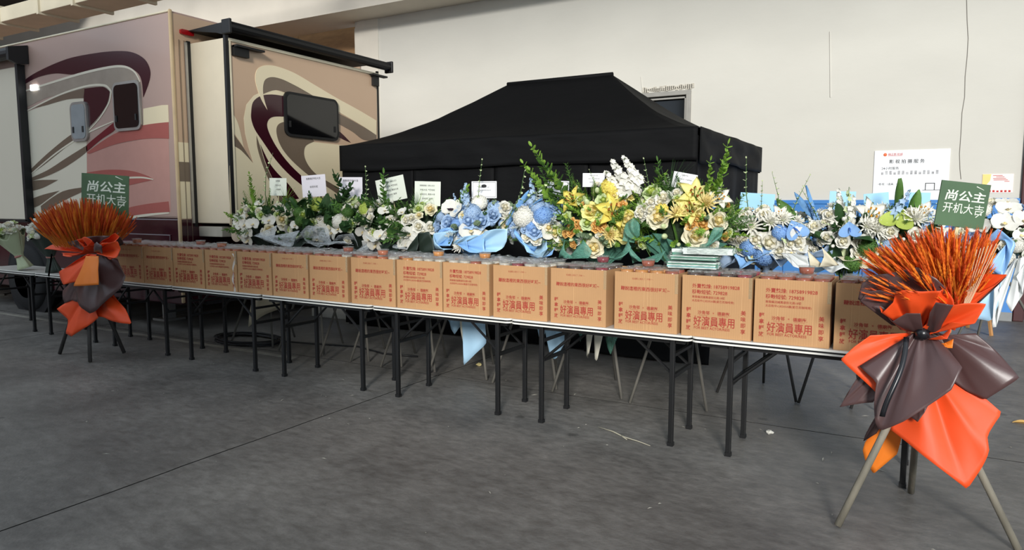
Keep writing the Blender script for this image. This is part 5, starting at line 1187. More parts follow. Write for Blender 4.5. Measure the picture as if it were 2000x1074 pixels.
tj = stand('white mum and rose flower stand with a blue anthurium beside the tent corner', c, (0.36,0.27,0.25), [('mum_w', -1.187, 1.42, 0.3), ('mum_w', -1.043, 1.454, 0.26), ('mum_w', -0.96, 1.477, 0.24), ('rose_w', -1.048, 1.293, 0.21), ('rose_w', -1.145, 1.312, 0.16), ('rose_w', -0.972, 1.231, 0.15), ('rose_w', -1.332, 1.325, 0.14), ('rose_w', -0.845, 1.304, 0.15), ('rose_w', -1.255, 1.492, 0.15), ('rose_w', -1.098, 1.511, 0.14), ('anth_b', -0.869, 1.395, 0.27), ('hyd_d', -1.087, 1.193, 0.24), ('hyd_d', -1.208, 1.251, 0.2), ('hyd_d', -0.967, 1.378, 0.18), ('rose_w', -1.282, 1.309, 0.1), ('rose_w', -1.241, 1.31, 0.1), ('rose_w', -1.254, 1.242, 0.14), ('rose_w', -0.827, 1.235, 0.11), ('rose_w', -0.896, 1.291, 0.12), ('orc', -0.888, 1.215, 0.16), ('orc', -0.842, 1.361, 0.15), ('delph_p', -1.37, 1.451, 0.28), ('delph_p', -1.404, 1.485, 0.26), ('blueleaf', -1.361, 1.554, 0.4), ('blos', -1.234, 1.688, 0.5), ('blos', -1.286, 1.61, 0.45), ('blos', -1.008, 1.654, 0.4), ('blos', -0.934, 1.621, 0.4), ('blos', -1.133, 1.599, 0.4), ('lily_w', -0.982, 1.512, 0.2), ('rose_c', -1.173, 1.179, 0.14), ('blos', -0.796, 1.47, 0.4), ('mum_w', -0.857, 1.469, 0.14)],
  [('rose_w',(18,.10)),('hyd_b',(4,.12)),('bud_w',(12,.07)),('delph',(3,.2))], BLV, 10, [(-0.05,0.3),(0.30,-0.22),(-0.33,-0.24)], wood=M_woodd, base=PGR)
card(tj, (-1.241,6.42,1.619), 0.285, 0.155, 0.07, 0.25, 'b', [])
skirt(tj, c, (0.36,0.27,0.25), [PGR, PBL2, PBL, PW], 7, 31, 0.12)
tails(tj, PW, c, [((-0.95,5.88,1.22),(-0.85,5.88,1.22),[(-0.842,5.75,1.188),(-0.821,5.72,1.132),(-0.747,5.72,1.105),(-0.715,5.74,1.136),(-0.734,5.78,1.21)])], seed=5, amp=0.03)
c = (-0.50, 6.24, 1.34)
tk = stand('white lily and gladiolus flower stand with a small blue anthurium and green pompons', c, (0.30,0.26,0.26), [('anth_b', -0.47, 1.403, 0.22), ('lily_w', -0.332, 1.517, 0.3), ('rose_w', -0.723, 1.426, 0.13), ('rose_w', -0.626, 1.342, 0.12), ('rose_w', -0.404, 1.232, 0.13), ('pom', -0.349, 1.276, 0.16), ('pom', -0.443, 1.153, 0.15), ('stock', -0.489, 1.442, 0.4), ('stock', -0.381, 1.35, 0.4), ('stock', -0.556, 1.431, 0.35), ('glad', -0.502, 1.516, 0.42), ('glad', -0.512, 1.304, 0.4), ('blueleaf', -0.712, 1.642, 0.4), ('blueleaf', -0.732, 1.632, 0.36), ('leaf_m', -0.777, 1.524, 0.4), ('leaf', -0.527, 1.208, 0.35), ('leaf', -0.479, 1.199, 0.35), ('mum_w', -0.291, 1.414, 0.24), ('mum_w', -0.356, 1.434, 0.22), ('rose_w', -0.388, 1.308, 0.15), ('rose_w', -0.618, 1.515, 0.12), ('delph_p', -0.252, 1.579, 0.4), ('delph', -0.667, 1.504, 0.3), ('rose_w', -0.266, 1.477, 0.15), ('blos', -0.669, 1.557, 0.4)],
  [('rose_w',(14,.11)),('mum_w',(4,.16)),('bud_w',(12,.08)),('stock',(4,.22))], BLV+[('leaf',8,.3)], 11, [(0.12,0.36),(0.30,-0.22),(-0.28,-0.26)], wood=M_woodd, base=PGR)
card(tk, (-0.57,6.46,1.621), 0.20, 0.175, 0.03, 0.25, 'b', [])
tails(tk, PBE, c, [((-0.62,5.9,1.12),(-0.52,5.9,1.14),[(-0.744,5.85,1.253),(-0.715,5.8,1.131),(-0.647,5.78,1.128),(-0.62,5.82,1.212),(-0.644,5.85,1.279)])], seed=3)
skirt(tk, c, (0.30,0.26,0.26), [PGR, PW, PBE, PGR], 6, 37, 0.12)
c = (-0.12, 6.28, 1.34)
tl = stand('white flower stand with pale blue cards half hidden behind the large wheat stand', c, (0.30,0.25,0.25), [('leaf_m', -0.163, 1.61, 0.36), ('anth_g', -0.15, 1.486, 0.27), ('mum_w', -0.033, 1.49, 0.26), ('mum_w', 0.035, 1.52, 0.2), ('rose_w', -0.061, 1.52, 0.14), ('lily_w', 0.008, 1.54, 0.24), ('leaf_m', -0.081, 1.56, 0.3)],
  [('rose_w',(12,.11)),('mum_w',(4,.17)),('hyd_b',(3,.14)),('bud_w',(8,.08)),('delph_p',(3,.22))], BLV, 12, [(0.12,0.33),(0.30,-0.22),(-0.28,-0.26)], wood=M_woodd, base=PGR)
card(tl, (-0.318,6.48,1.618), 0.185, 0.15, -0.09, 0.25, 'b', [])
card(tl, (-0.015,6.48,1.63), 0.15, 0.13, 0.02, 0.25, 'b', [])
skirt(tl, c, (0.30,0.25,0.25), [PGR, PBL, PW], 6, 41, 0.12)
c = (0.66, 8.3, 1.26)
tn = stand('blue and white orchid flower stand wrapped in pale blue paper at the far right', c, (0.36,0.28,0.36), [],
  [('orc',(14,.20)),('rose_w',(8,.15)),('hyd_w',(4,.2)),('anth_b',(2,.2)),('rose_b',(4,.15))], BLV, 13, [(-0.12,0.40),(0.55,-0.30),(-0.40,-0.22)], base=PBL)
for (m, a, b, o) in [(PBL, (0.6,8.0,1.05), (0.72,8.0,1.05), [(0.484,8.0,0.819),(0.469,7.95,0.528),(0.616,7.9,0.509),(0.673,7.9,0.696),(0.7,7.95,0.837)]), (PBL2, (0.6,8.0,1.25), (0.75,8.0,1.3), [(0.528,8.0,1.259),(0.629,7.95,1.383),(0.774,7.95,1.244),(0.695,7.95,0.932),(0.551,7.95,1.021)]),
                     (PW, (0.8,8.0,1.1), (0.9,8.0,1.15), [(0.724,7.9,0.7),(0.768,7.9,0.608),(0.846,7.9,0.78),(0.789,7.92,0.94)]), (PW, (0.78,8.0,1.1), (0.8,8.0,1.1), [(0.625,7.9,0.837),(0.63,7.88,0.455),(0.661,7.88,0.457),(0.666,7.9,0.816)])]:
    sheet('wrapping_paper', m, a, b, o, tn, tn, amp=0.03, k=2.2, seed=a[2]*5)

# ------------------------------------------------------------------ orange wheat stands
WO = [fm('wheat_orange', (226, 104, 36), 0.15, 0.2, 0.15), fm('wheat_red_orange', (208, 80, 34), 0.15, 0.2, 0.15), fm('wheat_amber', (236, 136, 44), 0.15, 0.2, 0.15)]
WS = fm('wheat_straw', (226, 138, 48), 0.1, 0.15, 0.1)
def wheat(mb, length, ear, seed, awn=True, n=9):
    r = random.Random(seed)
    mb.tube([(0,0,0),(0,0,length-ear)], [0.0016,0.0014], 4, 1, cap=False)
    prof = []
    for i in range(n+1):
        t = i/n; w = 0.0056*math.sin(PI*min(0.98, 0.12+0.85*t))**0.8*(1.0 if i % 2 else 0.72); prof.append((max(0.001, w), length-ear+ear*t))
    mb.lathe(prof, 5, 0, cap=False)
    if awn:
        for k in range(14):
            t = 0.1+0.85*k/14; a = k*2.4; z = length-ear+ear*t; c, s = math.cos(a), math.sin(a); l = 0.035*r.uniform(.7,1.3)
            mb.add([(0.005*c-0.0012*s, 0.005*s+0.0012*c, z), (0.005*c+0.0012*s, 0.005*s-0.0012*c, z), (0.014*c, 0.014*s, z+l)], [(0,1,2)], 0)
    return mb
def align(p, d, spin=0.0): return Matrix.Translation(p) @ d.to_track_quat('Z','Y').to_matrix().to_4x4() @ Matrix.Rotation(spin, 4, 'Z')

def greeting_board(root, c, w, h, roll, yaw, name='greeting_board'):
    Mx = Matrix.Translation(Vector(c)-Vector(root.location)) @ Matrix.Rotation(yaw, 4, 'Z') @ Matrix.Rotation(roll, 4, 'Y')
    mb = MB(); mb.box((-w/2,0,-h/2), (w/2,0.008,h/2)); bm_ = mat('board_green', (70, 98, 66), 0.4, var=0.22, scale=3)
    o = link(name, mb.mesh(name, bm_), root, M=Mx)
    fn = lambda u, v: (u, -0.0010, v); mb = MB(); k = w/0.235; ink = mat('board_ink', (214, 220, 206), 0.5)
    add_text(mb, '尚公主', 0.003*k, 0.022*k, 0.066*k, fn, bold=0.02, align='CENTER', sy=0.85, shear=0.12); link('title_lettering', mb.mesh('title_lettering', ink), o); mb = MB()
    add_text(mb, '开机大吉', 0.006*k, -0.040*k, 0.050*k, fn, bold=0.004, align='CENTER', sy=1.1); link('greeting_lettering', mb.mesh('greeting_lettering', ink), o); mb = MB()
    mb.add([fn(0.05*k,0.095*k), fn(0.088*k,0.082*k), fn(0.088*k,0.084*k), fn(0.052*k,0.099*k)], [(0,1,2,3)])
    mb.add([fn(0.07*k,-0.055*k), fn(0.105*k,-0.018*k), fn(0.107*k,-0.021*k), fn(0.073*k,-0.058*k)], [(0,1,2,3)])
    link('brush_stroke', mb.mesh('brush_stroke', ink), o)
    mb = MB(); mb.box((-0.008, 0.008, -h/2-0.45*k), (0.008, 0.016, h/2*0.6)); link('board_stick', mb.mesh('board_stick', mat('pale_stick', (206,196,150), 0.6)), o)
    return o

# large stand at the right
rs = random.Random(77)
wr = thing('wheat_stand', 'large orange wheat stand in brown and orange paper, right foreground', 'flower stand', (0.06, 4.03, 0), 0, 'orange wheat stands')
def WP(name, m, mb, **k): return rel_to(mb, wr).build(name, m, wr, **k)
apx = Vector((0.045, 4.02, 0.86))
for i, fo in enumerate([Vector((-0.283,3.745,0.008)), Vector((0.03,4.40,0.008)), Vector((0.47,3.90,0.008))]):
    d = (apx-fo); mb = MB(); mb.tube([fo, fo+d*0.5, fo+d*1.12], 0.0175, 10); WP('leg', M_wood, mb, smooth=True)
meshes = [wheat(MB(), 0.50, 0.15, k).mesh('wheat_ear', [WO[k % 3], WS], False) for k in range(6)]
base = Vector((0.16, 4.02, 1.075))
for k in range(285):
    # fan: ears end on a tilted oval
    a = rs.uniform(0, 2*PI); q = math.sqrt(rs.random())
    tip = Vector((0.035+0.30*q*math.cos(a), 4.00+0.26*q*math.sin(a), 0))
    u = (tip.x-0.035)/0.30
    tip.z = 1.53-0.10*max(0, -u)**1.2*1.6-0.03*max(0,u)-0.16*(((tip.y-4.0)/0.26)**2)-0.02*rs.random()-(0.20*rs.random()**2)
    b0 = base+Vector((0.10*(tip.x-base.x)+rs.uniform(-.03,.03), 0.15*(tip.y-base.y)+rs.uniform(-.02,.02), rs.uniform(-.01,.01)))
    d = tip-b0; me = meshes[k % 6]
    Mx = align(b0-Vector(wr.location), d.normalized(), rs.uniform(0, 6)) @ Matrix.Diagonal((1.15, 1.15, d.length/0.50, 1))
    link('wheat_ear', me, wr, M=Mx)
big = MB()
for k in range(420):      # the rest of the sheaf, too dense to tell apart
    a = rs.uniform(0, 2*PI); q = math.sqrt(rs.random()); tip = Vector((0.035+0.295*q*math.cos(a), 4.01+0.25*q*math.sin(a), 0)); u = (tip.x-0.035)/0.30
    tip.z = 1.50-0.10*max(0, -u)**1.2*1.6-0.03*max(0,u)-0.16*(((tip.y-4.0)/0.26)**2)-(0.22*rs.random())
    b0 = base+Vector((0.10*(tip.x-base.x)+rs.uniform(-.03,.03), 0.15*(tip.y-base.y)+rs.uniform(-.02,.02), rs.uniform(-.01,.01))); d = tip-b0
    one = wheat(MB(), d.length, 0.14, k, True, 6); Mx = align(b0-Vector(wr.location), d.normalized(), rs.uniform(0, 6))
    o0 = len(big.v); big.v += [tuple(Mx @ Vector(v)) for v in one.v]; big.f += [tuple(i+o0 for i in f) for f in one.f]; big.m += [(k % 3) if m == 0 else 3 for m in one.m]
o = link('wheat_ears', big.mesh('wheat_ears', WO+[WS]), wr); o['kind'] = 'stuff'
mb = MB()
for k in range(7):
    x = 0.21+0.006*k; mb.tube([(0.19+0.002*k, 3.90, 1.10), (x+0.02+0.008*k, 3.86+rs.uniform(-.02,.02), 1.40+0.006*k)], 0.0018, 5)
WP('pale_stem', fm('wheat_pale_stem', (240,214,176), 0.1, 0.1, 0.1), mb)
greeting_board(wr, (0.172,4.06,1.603), 0.225, 0.215, 0.115, 0.42)
ga, gb = (0.00,3.93,0.985), (0.07,3.93,0.985)
SH = [
 # back collar
 ('wrapping_paper', PB, (-0.02,3.97,1.0), (0.10,3.95,1.0), [(-0.256,3.98,1.124),(-0.244,3.96,1.2),(-0.194,3.93,1.255),(-0.101,3.88,1.276),(-0.002,3.84,1.311),(0.08,3.82,1.259),(0.123,3.82,1.214)], 0.035, 2.5),
 ('wrapping_paper', PB, (0.06,4.05,1.02), (0.18,4.05,1.0), [(0.131,4.1,1.198),(0.204,4.14,1.262),(0.243,4.14,1.291),(0.308,4.12,1.276),(0.366,4.05,1.265),(0.323,4.0,1.219),(0.274,3.98,1.17)], 0.03, 2),
 ('wrapping_paper', PO, (-0.06,4.0,1.0), (0.03,3.95,0.99), [(-0.155,3.92,1.102),(-0.143,3.9,1.07),(-0.094,3.86,1.134),(-0.089,3.84,1.181),(-0.059,3.8,1.202),(0.021,3.78,1.2),(0.094,3.78,1.209)], 0.03, 2),
 ('wrapping_paper', PB, (-0.10,4.0,1.0), (-0.02,3.98,0.99), [(-0.245,3.96,1.116),(-0.214,3.94,1.168),(-0.154,3.93,1.183),(-0.097,3.92,1.164),(-0.104,3.92,1.07)], 0.02, 1.6),
 ('wrapping_paper', PO, (0.03,3.95,1.0), (0.10,3.93,0.985), [(0.038,3.86,1.119),(0.074,3.84,1.184),(0.115,3.84,1.223),(0.149,3.82,1.168),(0.156,3.82,1.123)], 0.03, 1.5),
 ('wrapping_paper', PO, (0.01,3.92,0.985), (0.06,3.92,0.975), [(0.126,3.8,1.138),(0.184,3.78,1.158),(0.246,3.78,1.163),(0.275,3.78,1.16),(0.257,3.78,1.117),(0.237,3.8,1.066),(0.151,3.82,1.063)], 0.02, 1.5),
 ('wrapping_paper', PO, (0.08,4.0,1.02), (0.17,3.98,1.0), [(0.188,3.92,1.2),(0.257,3.9,1.197),(0.314,3.9,1.238),(0.357,3.92,1.286),(0.264,3.98,1.278)], 0.015, 1.2),
 ('wrapping_paper', PB, (0.05,3.9,1.0), (0.10,3.9,0.98), [(0.059,3.8,1.099),(0.08,3.78,1.156),(0.124,3.76,1.152),(0.149,3.77,1.148),(0.127,3.78,1.121)], 0.012, 1),
 ('wrapping_paper', PB, (-0.06,3.94,0.99), (0.04,3.9,0.985), [(-0.113,3.88,1.054),(-0.095,3.84,1.041),(-0.037,3.82,1.089),(0.022,3.82,1.093)], 0.012, 1),
 # skirts
 ('wrapping_paper', PO, (-0.03,3.98,0.97), (0.02,3.96,0.965), [(-0.189,3.92,0.952),(-0.259,3.9,0.888),(-0.317,3.9,0.819),(-0.247,3.88,0.762),(-0.174,3.86,0.703),(-0.146,3.86,0.676)], 0.02, 1.5),
 ('wrapping_paper', PB, (-0.04,3.99,0.93), (0.0,3.97,0.92), [(-0.235,3.93,0.735),(-0.27,3.93,0.664),(-0.313,3.92,0.566),(-0.241,3.9,0.595),(-0.161,3.9,0.617)], 0.02, 1.2),
 ('wrapping_paper', PB, ga, gb, [(-0.227,3.86,0.803),(-0.147,3.82,0.744),(-0.152,3.8,0.633),(-0.143,3.79,0.545),(-0.121,3.79,0.507),(-0.019,3.74,0.588),(0.078,3.74,0.676),(0.161,3.76,0.756),(0.201,3.8,0.86),(0.139,3.86,0.931)], 0.032, 2.6),
 ('wrapping_paper', PB, (0.09,3.98,0.985), (0.14,3.98,0.975), [(0.176,3.95,0.756),(0.236,3.94,0.716),(0.307,3.92,0.691),(0.373,3.92,0.757),(0.432,3.94,0.81),(0.348,3.97,0.909),(0.254,3.99,0.994)], 0.022, 1.6),
 ('wrapping_paper', PO, (0.02,3.97,0.80), (0.10,3.97,0.80), [(-0.089,3.9,0.497),(0.021,3.84,0.44),(0.125,3.8,0.376),(0.251,3.8,0.284),(0.305,3.84,0.392),(0.329,3.86,0.469),(0.319,3.88,0.534),(0.349,3.9,0.592),(0.376,3.92,0.635),(0.288,3.95,0.709)], 0.035, 2.2),
 ('wrapping_paper', PO2, (0.0,4.05,0.80), (0.04,4.05,0.80), [(-0.14,4.08,0.421),(-0.195,4.09,0.353),(-0.206,4.1,0.298),(-0.191,4.1,0.244),(-0.149,4.1,0.179),(-0.094,4.1,0.248),(-0.045,4.1,0.31),(-0.03,4.08,0.401)], 0.018, 1.2),
 ('wrapping_paper', PB, (-0.02,4.04,0.82), (0.02,4.04,0.80), [(-0.174,4.06,0.454),(-0.195,4.06,0.396),(-0.203,4.06,0.361),(-0.143,4.06,0.415)], 0.01, 1),
 ('wrapping_paper', PB, (0.03,3.93,0.80), (0.06,3.93,0.80), [(0.0,3.84,0.589),(0.036,3.82,0.57),(0.063,3.82,0.621),(0.078,3.84,0.656)], 0.008, 1),
 ('wrapping_paper', PO, (0.06,3.9,0.96), (0.09,3.9,0.955), [(0.11,3.84,0.993),(0.135,3.83,0.98),(0.146,3.83,1.01),(0.149,3.84,1.033)], 0.008, 1),
 ('wrapping_paper', PO2, (0.07,3.92,0.93), (0.09,3.92,0.92), [(0.13,3.88,0.952),(0.16,3.87,0.932),(0.162,3.88,0.974)], 0.008, 1),
]
for i, (nm, m, a, b, o, amp, k) in enumerate(SH):
    sheet(nm, m, a, b, o, wr, wr, nu=34, nv=18, amp=amp*0.7, k=k, seed=i*1.3, solid=0.0016, bulge=0.012)
mb = MB(); rows = []
for j in range(15):
    t = j/14; p = Vector((-0.03-0.07*t+0.012*math.sin(5*t), 3.87-0.13*math.sin(1.7*t)-0.02, 0.97-0.37*t)); rows.append([p+Vector((-0.012,0,0)), p+Vector((0,-0.003,0)), p+Vector((0.012,0,0))])
WP('ribbon', mat('ribbon_black', (24,24,28), 0.3), MB().grid(rows), smooth=True, solid=0.0015)
mb = MB(); mb.lathe([(0.012,-0.03),(0.03,-0.015),(0.032,0.01),(0.015,0.03)], 12, M=Matrix.Translation((0.035,3.90,0.985))); WP('knot', mat('ribbon_black', (24,24,28), 0.3), mb, smooth=True)

# smaller stand at the left
wl = thing('wheat_stand', 'smaller orange wheat stand by the motorhome at the left', 'flower stand', (-7.56, 4.2, 0), 0, 'orange wheat stands')
def LP(name, m, mb, **k): return rel_to(mb, wl).build(name, m, wl, **k)
apx = Vector((-7.54, 4.16, 0.95))
for fo in [Vector((-7.92,4.03,0.008)), Vector((-7.24,3.97,0.008)), Vector((-7.36,4.40,0.008))]:
    d = apx-fo; mb = MB(); mb.tube([fo, fo+d*0.5, fo+d*1.12], 0.019, 8); LP('leg', M_woodd, mb, smooth=True)
big = MB(); rs = random.Random(5)
base = Vector((-7.52, 4.16, 1.20))
for k in range(620):
    a = rs.uniform(0, 2*PI); q = math.sqrt(rs.random())
    tip = Vector((-7.545+0.66*q*math.cos(a), 4.16+0.42*q*math.sin(a), 0)); tip.z = 1.675-0.20*q*q-0.14*rs.random()**2
    b0 = base+Vector((0.60*(tip.x-base.x), 0.55*(tip.y-base.y), rs.uniform(-.02,.02)-0.03*q)); d = tip-b0
    one = wheat(MB(), d.length, 0.19, k, False, 5); Mx = align(b0-Vector(wl.location), d.normalized()) @ Matrix.Diagonal((1.9,1.9,1,1))
    o0 = len(big.v); big.v += [tuple(Mx @ Vector(v)) for v in one.v]; big.f += [tuple(i+o0 for i in f) for f in one.f]; big.m += [(k % 3) if m == 0 else 3 for m in one.m]
o = link('wheat_ears', big.mesh('wheat_ears', WO+[WS]), wl); o['kind'] = 'stuff'
greeting_board(wl, (-7.412,4.32,1.69), 0.50, 0.44, 0.07, 0.5)
def LS(m, a, b, o, amp=0.03, k=2, seed=0): sheet('wrapping_paper', m, a, b, o, wl, wl, nu=24, nv=12, amp=amp, k=k, seed=seed, solid=0.002, bulge=0.015)
g0, g1 = (-7.248,4.05,1.11), (-7.086,4.05,1.116)
LS(PO, g0, g1, [(-7.693,4.0,1.162),(-8.102,4.05,1.124),(-8.084,4.1,1.166),(-7.826,4.1,1.239),(-7.434,4.05,1.261),(-7.199,4.0,1.238)], 0.05, 3, 1)
LS(PB, g0, g1, [(-7.651,3.98,1.196),(-7.307,3.95,1.248),(-7.078,3.95,1.284),(-6.816,3.95,1.3),(-6.673,4.0,1.292),(-6.713,4.05,1.219)], 0.05, 3, 2)
LS(PO, g0, g1, [(-7.122,3.92,1.204),(-7.215,3.9,1.253),(-7.014,3.88,1.288),(-6.895,3.86,1.253),(-6.953,3.86,1.202)], 0.03, 2, 3)
LS(PO, g0, g1, [(-6.768,3.92,1.263),(-6.628,3.94,1.329),(-6.607,3.96,1.295),(-6.629,3.94,1.232)], 0.03, 2, 4)
LS(PO, g0, g1, [(-7.681,3.98,1.1),(-7.438,3.92,1.07),(-7.194,3.88,1.107),(-7.025,3.88,1.189),(-6.918,3.88,1.212)], 0.05, 3, 5)
LS(PO, (-6.874,3.9,1.143), (-6.849,3.9,1.134), [(-6.796,3.9,1.234),(-6.584,3.86,1.242),(-6.485,3.88,1.258),(-6.493,3.88,1.176),(-6.508,3.88,1.103),(-6.659,3.88,1.078)], 0.05, 3, 6)
LS(PO, (-7.069,3.92,1.115), (-6.929,3.92,1.115), [(-7.277,3.92,1.025),(-7.607,3.9,0.913),(-7.539,3.88,0.84),(-7.412,3.86,0.797),(-7.114,3.86,0.855)], 0.03, 1.5, 7)
LS(PO2, (-6.998,3.86,1.101), (-6.782,3.86,1.109), [(-7.049,3.84,0.95),(-7.152,3.8,0.803),(-6.938,3.8,0.82),(-6.74,3.82,0.84)], 0.012, 1, 8)
LS(PB, (-7.062,3.98,1.106), (-6.93,3.98,1.111), [(-7.454,3.95,0.765),(-7.339,3.93,0.628),(-7.097,3.92,0.517),(-6.875,3.92,0.626),(-6.747,3.95,0.706),(-6.654,3.98,0.799),(-6.636,4.0,0.897),(-6.769,4.05,1.072)], 0.05, 2.5, 9)
LS(PB, (-7.291,4.0,0.977), (-7.2,4.0,0.981), [(-7.727,4.0,0.7),(-7.665,3.98,0.578),(-7.507,3.97,0.622),(-7.359,3.96,0.612)], 0.02, 1.5, 10)
LS(PO, (-7.356,4.02,0.711), (-7.172,4.02,0.722), [(-7.829,4.0,0.504),(-7.636,3.98,0.413),(-7.692,3.98,0.257),(-7.55,3.98,0.238),(-7.323,3.98,0.349),(-7.073,4.0,0.472)], 0.035, 2, 11)
LS(PO, (-7.205,4.04,0.744), (-7.025,4.04,0.755), [(-7.226,4.0,0.47),(-7.029,4.0,0.476),(-6.873,4.0,0.452),(-6.568,4.02,0.445),(-6.738,4.04,0.595),(-6.907,4.06,0.704)], 0.03, 1.6, 12)
LS(PB, (-6.836,3.84,1.147), (-6.751,3.84,1.15), [(-6.794,3.82,1.218),(-6.688,3.8,1.251),(-6.608,3.8,1.215),(-6.667,3.82,1.135)], 0.015, 1, 13)
mb = MB(); rows = []
for j in range(25):
    t = j/24; p = Vector((-7.45-0.09*math.sin(PI*t), 3.78, 1.11-0.23*math.sin(PI*t)**1.0*(1 if t < .5 else 1))); rows.append([p+Vector((-0.012,0,0.004)), p+Vector((0.012,0,-0.004))])
LP('ribbon', mat('ribbon_black', (24,24,28), 0.3), MB().grid(rows), smooth=True, solid=0.003)

# ------------------------------------------------------------------ two bouquets on the left tables
def bouquet(name, label, pos, pm, tilt, lean, blooms, seed, size, ribbon, side=0.0):
    t = thing(name, label, 'bouquet', pos, lean, 'bouquets on the table'); R = random.Random(seed)
    Tm = Matrix.Rotation(side, 4, 'Y') @ Matrix.Rotation(tilt, 4, 'X')
    # flared paper cone with a pinched waist
    for layer, (r0, r1, r2, h0, h1, h2, m) in enumerate([(0.11,0.045,0.20,0.0,0.17,0.46,pm),(0.09,0.045,0.16,0.02,0.18,0.50,pm)]):
        rows = []
        for j in range(15):
            tt = j/14; row = []
            for i in range(37):
                a = 2*PI*i/36
                if tt < 0.32: r = r0+(r1-r0)*(tt/0.32); h = h0+(h1-h0)*(tt/0.32)
                else: q = (tt-0.32)/0.68; r = r1+(r2-r1)*q**0.8; h = h1+(h2-h1)*q
                r *= 1+0.13*math.sin(5*a+layer*2+seed)*(tt if tt > .32 else 0.9-tt*2); h += 0.06*tt*tt*math.sin(4*a+layer+seed)
                p = Vector((r*math.cos(a), r*math.sin(a)*0.7, h*1.0)); row.append(Tm @ (p*size))
            rows.append(row)
        # keep everything above the table
        mz = min(p.z for r in rows for p in r); rows = [[p-Vector((0,0,mz)) for p in r] for r in rows]
        MB().grid(rows).build('wrapping_paper', m, t, smooth=True, solid=0.002)
    for k in range(blooms[1]):
        a = R.uniform(0, 2*PI); q = math.sqrt(R.random()); kind = R.choice(blooms[0]); nm, me = FL[kind]
        p = Tm @ (Vector((0.19*q*math.cos(a), 0.14*q*math.sin(a), 0.60-0.12*q*q+R.uniform(-.03,.04)))*size)
        n = Tm @ Vector((q*math.cos(a)*.7, q*math.sin(a)*.7-.3, 1)).normalized()
        link(nm, me, t, M=align(p, n, R.uniform(0,6)) @ Matrix.Scale(blooms[2]*R.uniform(.8,1.2), 4))
    mb = MB(); mb.lathe([(0.055,-0.015),(0.062,0.0),(0.055,0.015)], 14, M=Tm @ Matrix.Translation((0,0,0.19*size)) @ Matrix.Diagonal((size,size*.75,size,1))); mb.build('ribbon', ribbon, t, smooth=True)
    return t
bouquet('bouquet', 'white flower bouquet wrapped in pale sage paper lying at the left', (-9.92, 4.70, ZT+0.002), PSAGE, 0.25, 0.12, (['rose_w','rose_w','bud_w','rose_g'],30,0.13), 3, 1.0, mat('ribbon_pink', (180,120,110), 0.5), -0.18)
bouquet('bouquet', 'white stock bouquet in dark paper beside the smaller wheat stand', (-9.28, 4.72, ZT+0.002), PDG, 0.15, -0.1, (['rose_w','bud_w','rose_g','mum_w','hyd_w'],48,0.13), 6, 1.05, mat('ribbon_pink', (180,120,110), 0.5))

# ------------------------------------------------------------------ odds and ends on the floor
rs = random.Random(21)
def crumple(name, loc, r, m, label, cat):
    bm = bmesh.new(); bmesh.ops.create_icosphere(bm, subdivisions=2, radius=r)
    for v in bm.verts: v.co *= 0.75+0.5*noise.noise(v.co*(2.2/r)*0.6+Vector(loc)); v.co.z *= 0.6
    mz = min(v.co.z for v in bm.verts)
    for v in bm.verts: v.co.z -= mz
    me = bpy.data.meshes.new(name); bm.to_mesh(me); bm.free(); me.materials.append(m)
    return tag(link(name, me, loc=loc), label, cat)
crumple('crumpled_tissue', (-0.842,5.072,0.0), 0.03, W1, 'crumpled white tissue on the floor beside the right tables', 'tissue')
crumple('fallen_blossom', (-3.73,5.81,0.0), 0.035, CR, 'cream blossom fallen on the floor under the tables', 'blossom')
o = MB().tube([(-1.941,4.608,0.006),(-1.80,4.55,0.010),(-1.70,4.49,0.007),(-1.58,4.45,0.008),(-1.483,4.412,0.005)], [0.004,0.005,0.005,0.004,0.002], 5).tube([(-1.74,4.53,0.007),(-1.70,4.47,0.012),(-1.66,4.45,0.006)], 0.003, 5).build('straw_twig', mat('straw', (176,170,150), 0.8), smooth=True)
tag(o, 'pale dry straw stalk on the floor before the tables', 'straw')
rows = [[(0.66+0.13*t, 6.24+0.03*s*math.sin(PI*(0.06+0.9*t)), 0.004+0.02*abs(s)*math.sin(PI*t)) for s in (-1,0,1)] for t in [i/8 for i in range(9)]]
tag(MB().grid(rows).build('fallen_leaf', OR, solid=0.001), 'orange yellow leaf on the floor at the right edge', 'leaf')
# scattered scraps of paper, petals and straw
mb = MB(); rs = random.Random(4)
for k in range(110):
    x = rs.uniform(-7.5, 1.5); y = rs.uniform(2.0, 6.8 if x > -3.5 else 5.0); r = rs.uniform(0.004, 0.013); a = rs.uniform(0, PI); c_, s_ = math.cos(a), math.sin(a); l = r*rs.choice((1,1,1.5,3))
    mb.add([(x-l*c_, y-l*s_, 0.002), (x+r*.5*s_, y-r*.5*c_, 0.004), (x+l*c_, y+l*s_, 0.002), (x-r*.5*s_, y+r*.5*c_, 0.005)], [(0,1,2,3)])
tag(mb.build('floor_litter', mat('scrap_pale', (176,172,160), 0.8, var=0.3, scale=2)), 'tiny pale scraps scattered over the concrete floor', 'litter', None, 'stuff')
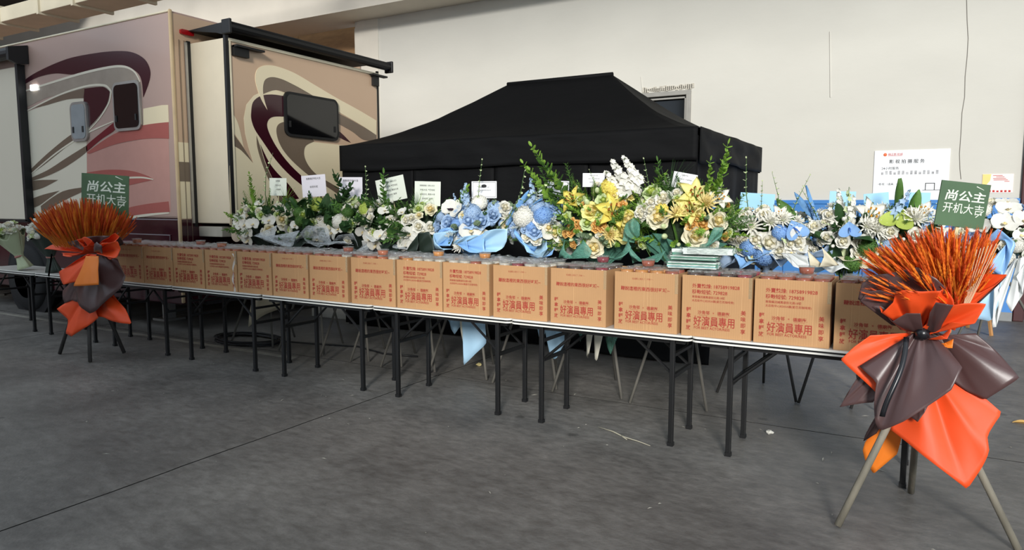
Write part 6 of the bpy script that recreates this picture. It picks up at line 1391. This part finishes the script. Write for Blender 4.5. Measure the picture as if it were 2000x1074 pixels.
# black cable coiled by the motorhome
pts = []
for k in range(90):
    t = k/89; a = t*5*2*PI; r = 0.42+0.05*math.sin(a*0.37)+0.05*t; pts.append((-6.75+r*math.cos(a), 5.52+0.26*math.sin(a)*(1+0.1*math.sin(a*.7)), 0.012+0.010*(k//18)))
pts += [(-6.0,5.75,0.014),(-5.4,5.9,0.012),(-4.9,5.75,0.012),(-4.5,5.82,0.012)]
tag(MB().tube(pts, 0.010, 6).build('power_cable', mat('cable_black', (18,18,19), 0.5), smooth=True), 'black power cable coiled on the floor behind the tables', 'cable')
# blue tub under the slide-out, on a pale plinth
t = thing('storage_tub', 'blue plastic tub on a pale plinth beneath the slide-out', 'tub', (-7.15, 7.6, 0))
mb = MB(); mb.box((-0.35,-0.35,0), (0.35,0.35,0.16)); mb.build('plinth', mat('plinth_pale', (170,166,156), 0.8), t, bevel=0.01)
mb = MB(); mb.prism(rrect(-0.27,-0.3,0.27,0.3,0.06), lambda u,v,d:(u*(0.9+0.25*(d-0.16)),v*(0.9+0.25*(d-0.16)),d), 0.16, 0.52); mb.build('tub', mat('tub_blue', (46,112,190), 0.4), t)
mb = MB(); mb.prism(rrect(-0.30,-0.33,0.30,0.33,0.07), lambda u,v,d:(u,v,d), 0.50, 0.53); mb.build('rim', mat('tub_blue', (46,112,190), 0.4), t, bevel=0.006)
# wooden easel standing by the wall at the far right
t = thing('wooden_easel', 'small plain wooden easel standing before the blue wainscot', 'easel', (0.60, 10.4, 0))
for a, b in (((-0.22,-0.1,0),(-0.05,0.0,1.1)), ((0.22,-0.1,0),(0.05,0.0,1.1)), ((0.0,0.45,0),(0,0.02,1.1))):
    mb = MB(); d = Vector(b)-Vector(a); mb.box((-0.022,-0.012,0), (0.022,0.012,d.length), M=Matrix.Translation(a) @ d.to_track_quat('Z','Y').to_matrix().to_4x4()); mb.build('leg', mat('easel_wood', (176,128,78), 0.6, var=0.15), t)
mb = MB(); mb.box((-0.2,-0.085,0.42), (0.2,-0.045,0.46)); mb.build('rail', mat('easel_wood', (176,128,78), 0.6, var=0.15), t)
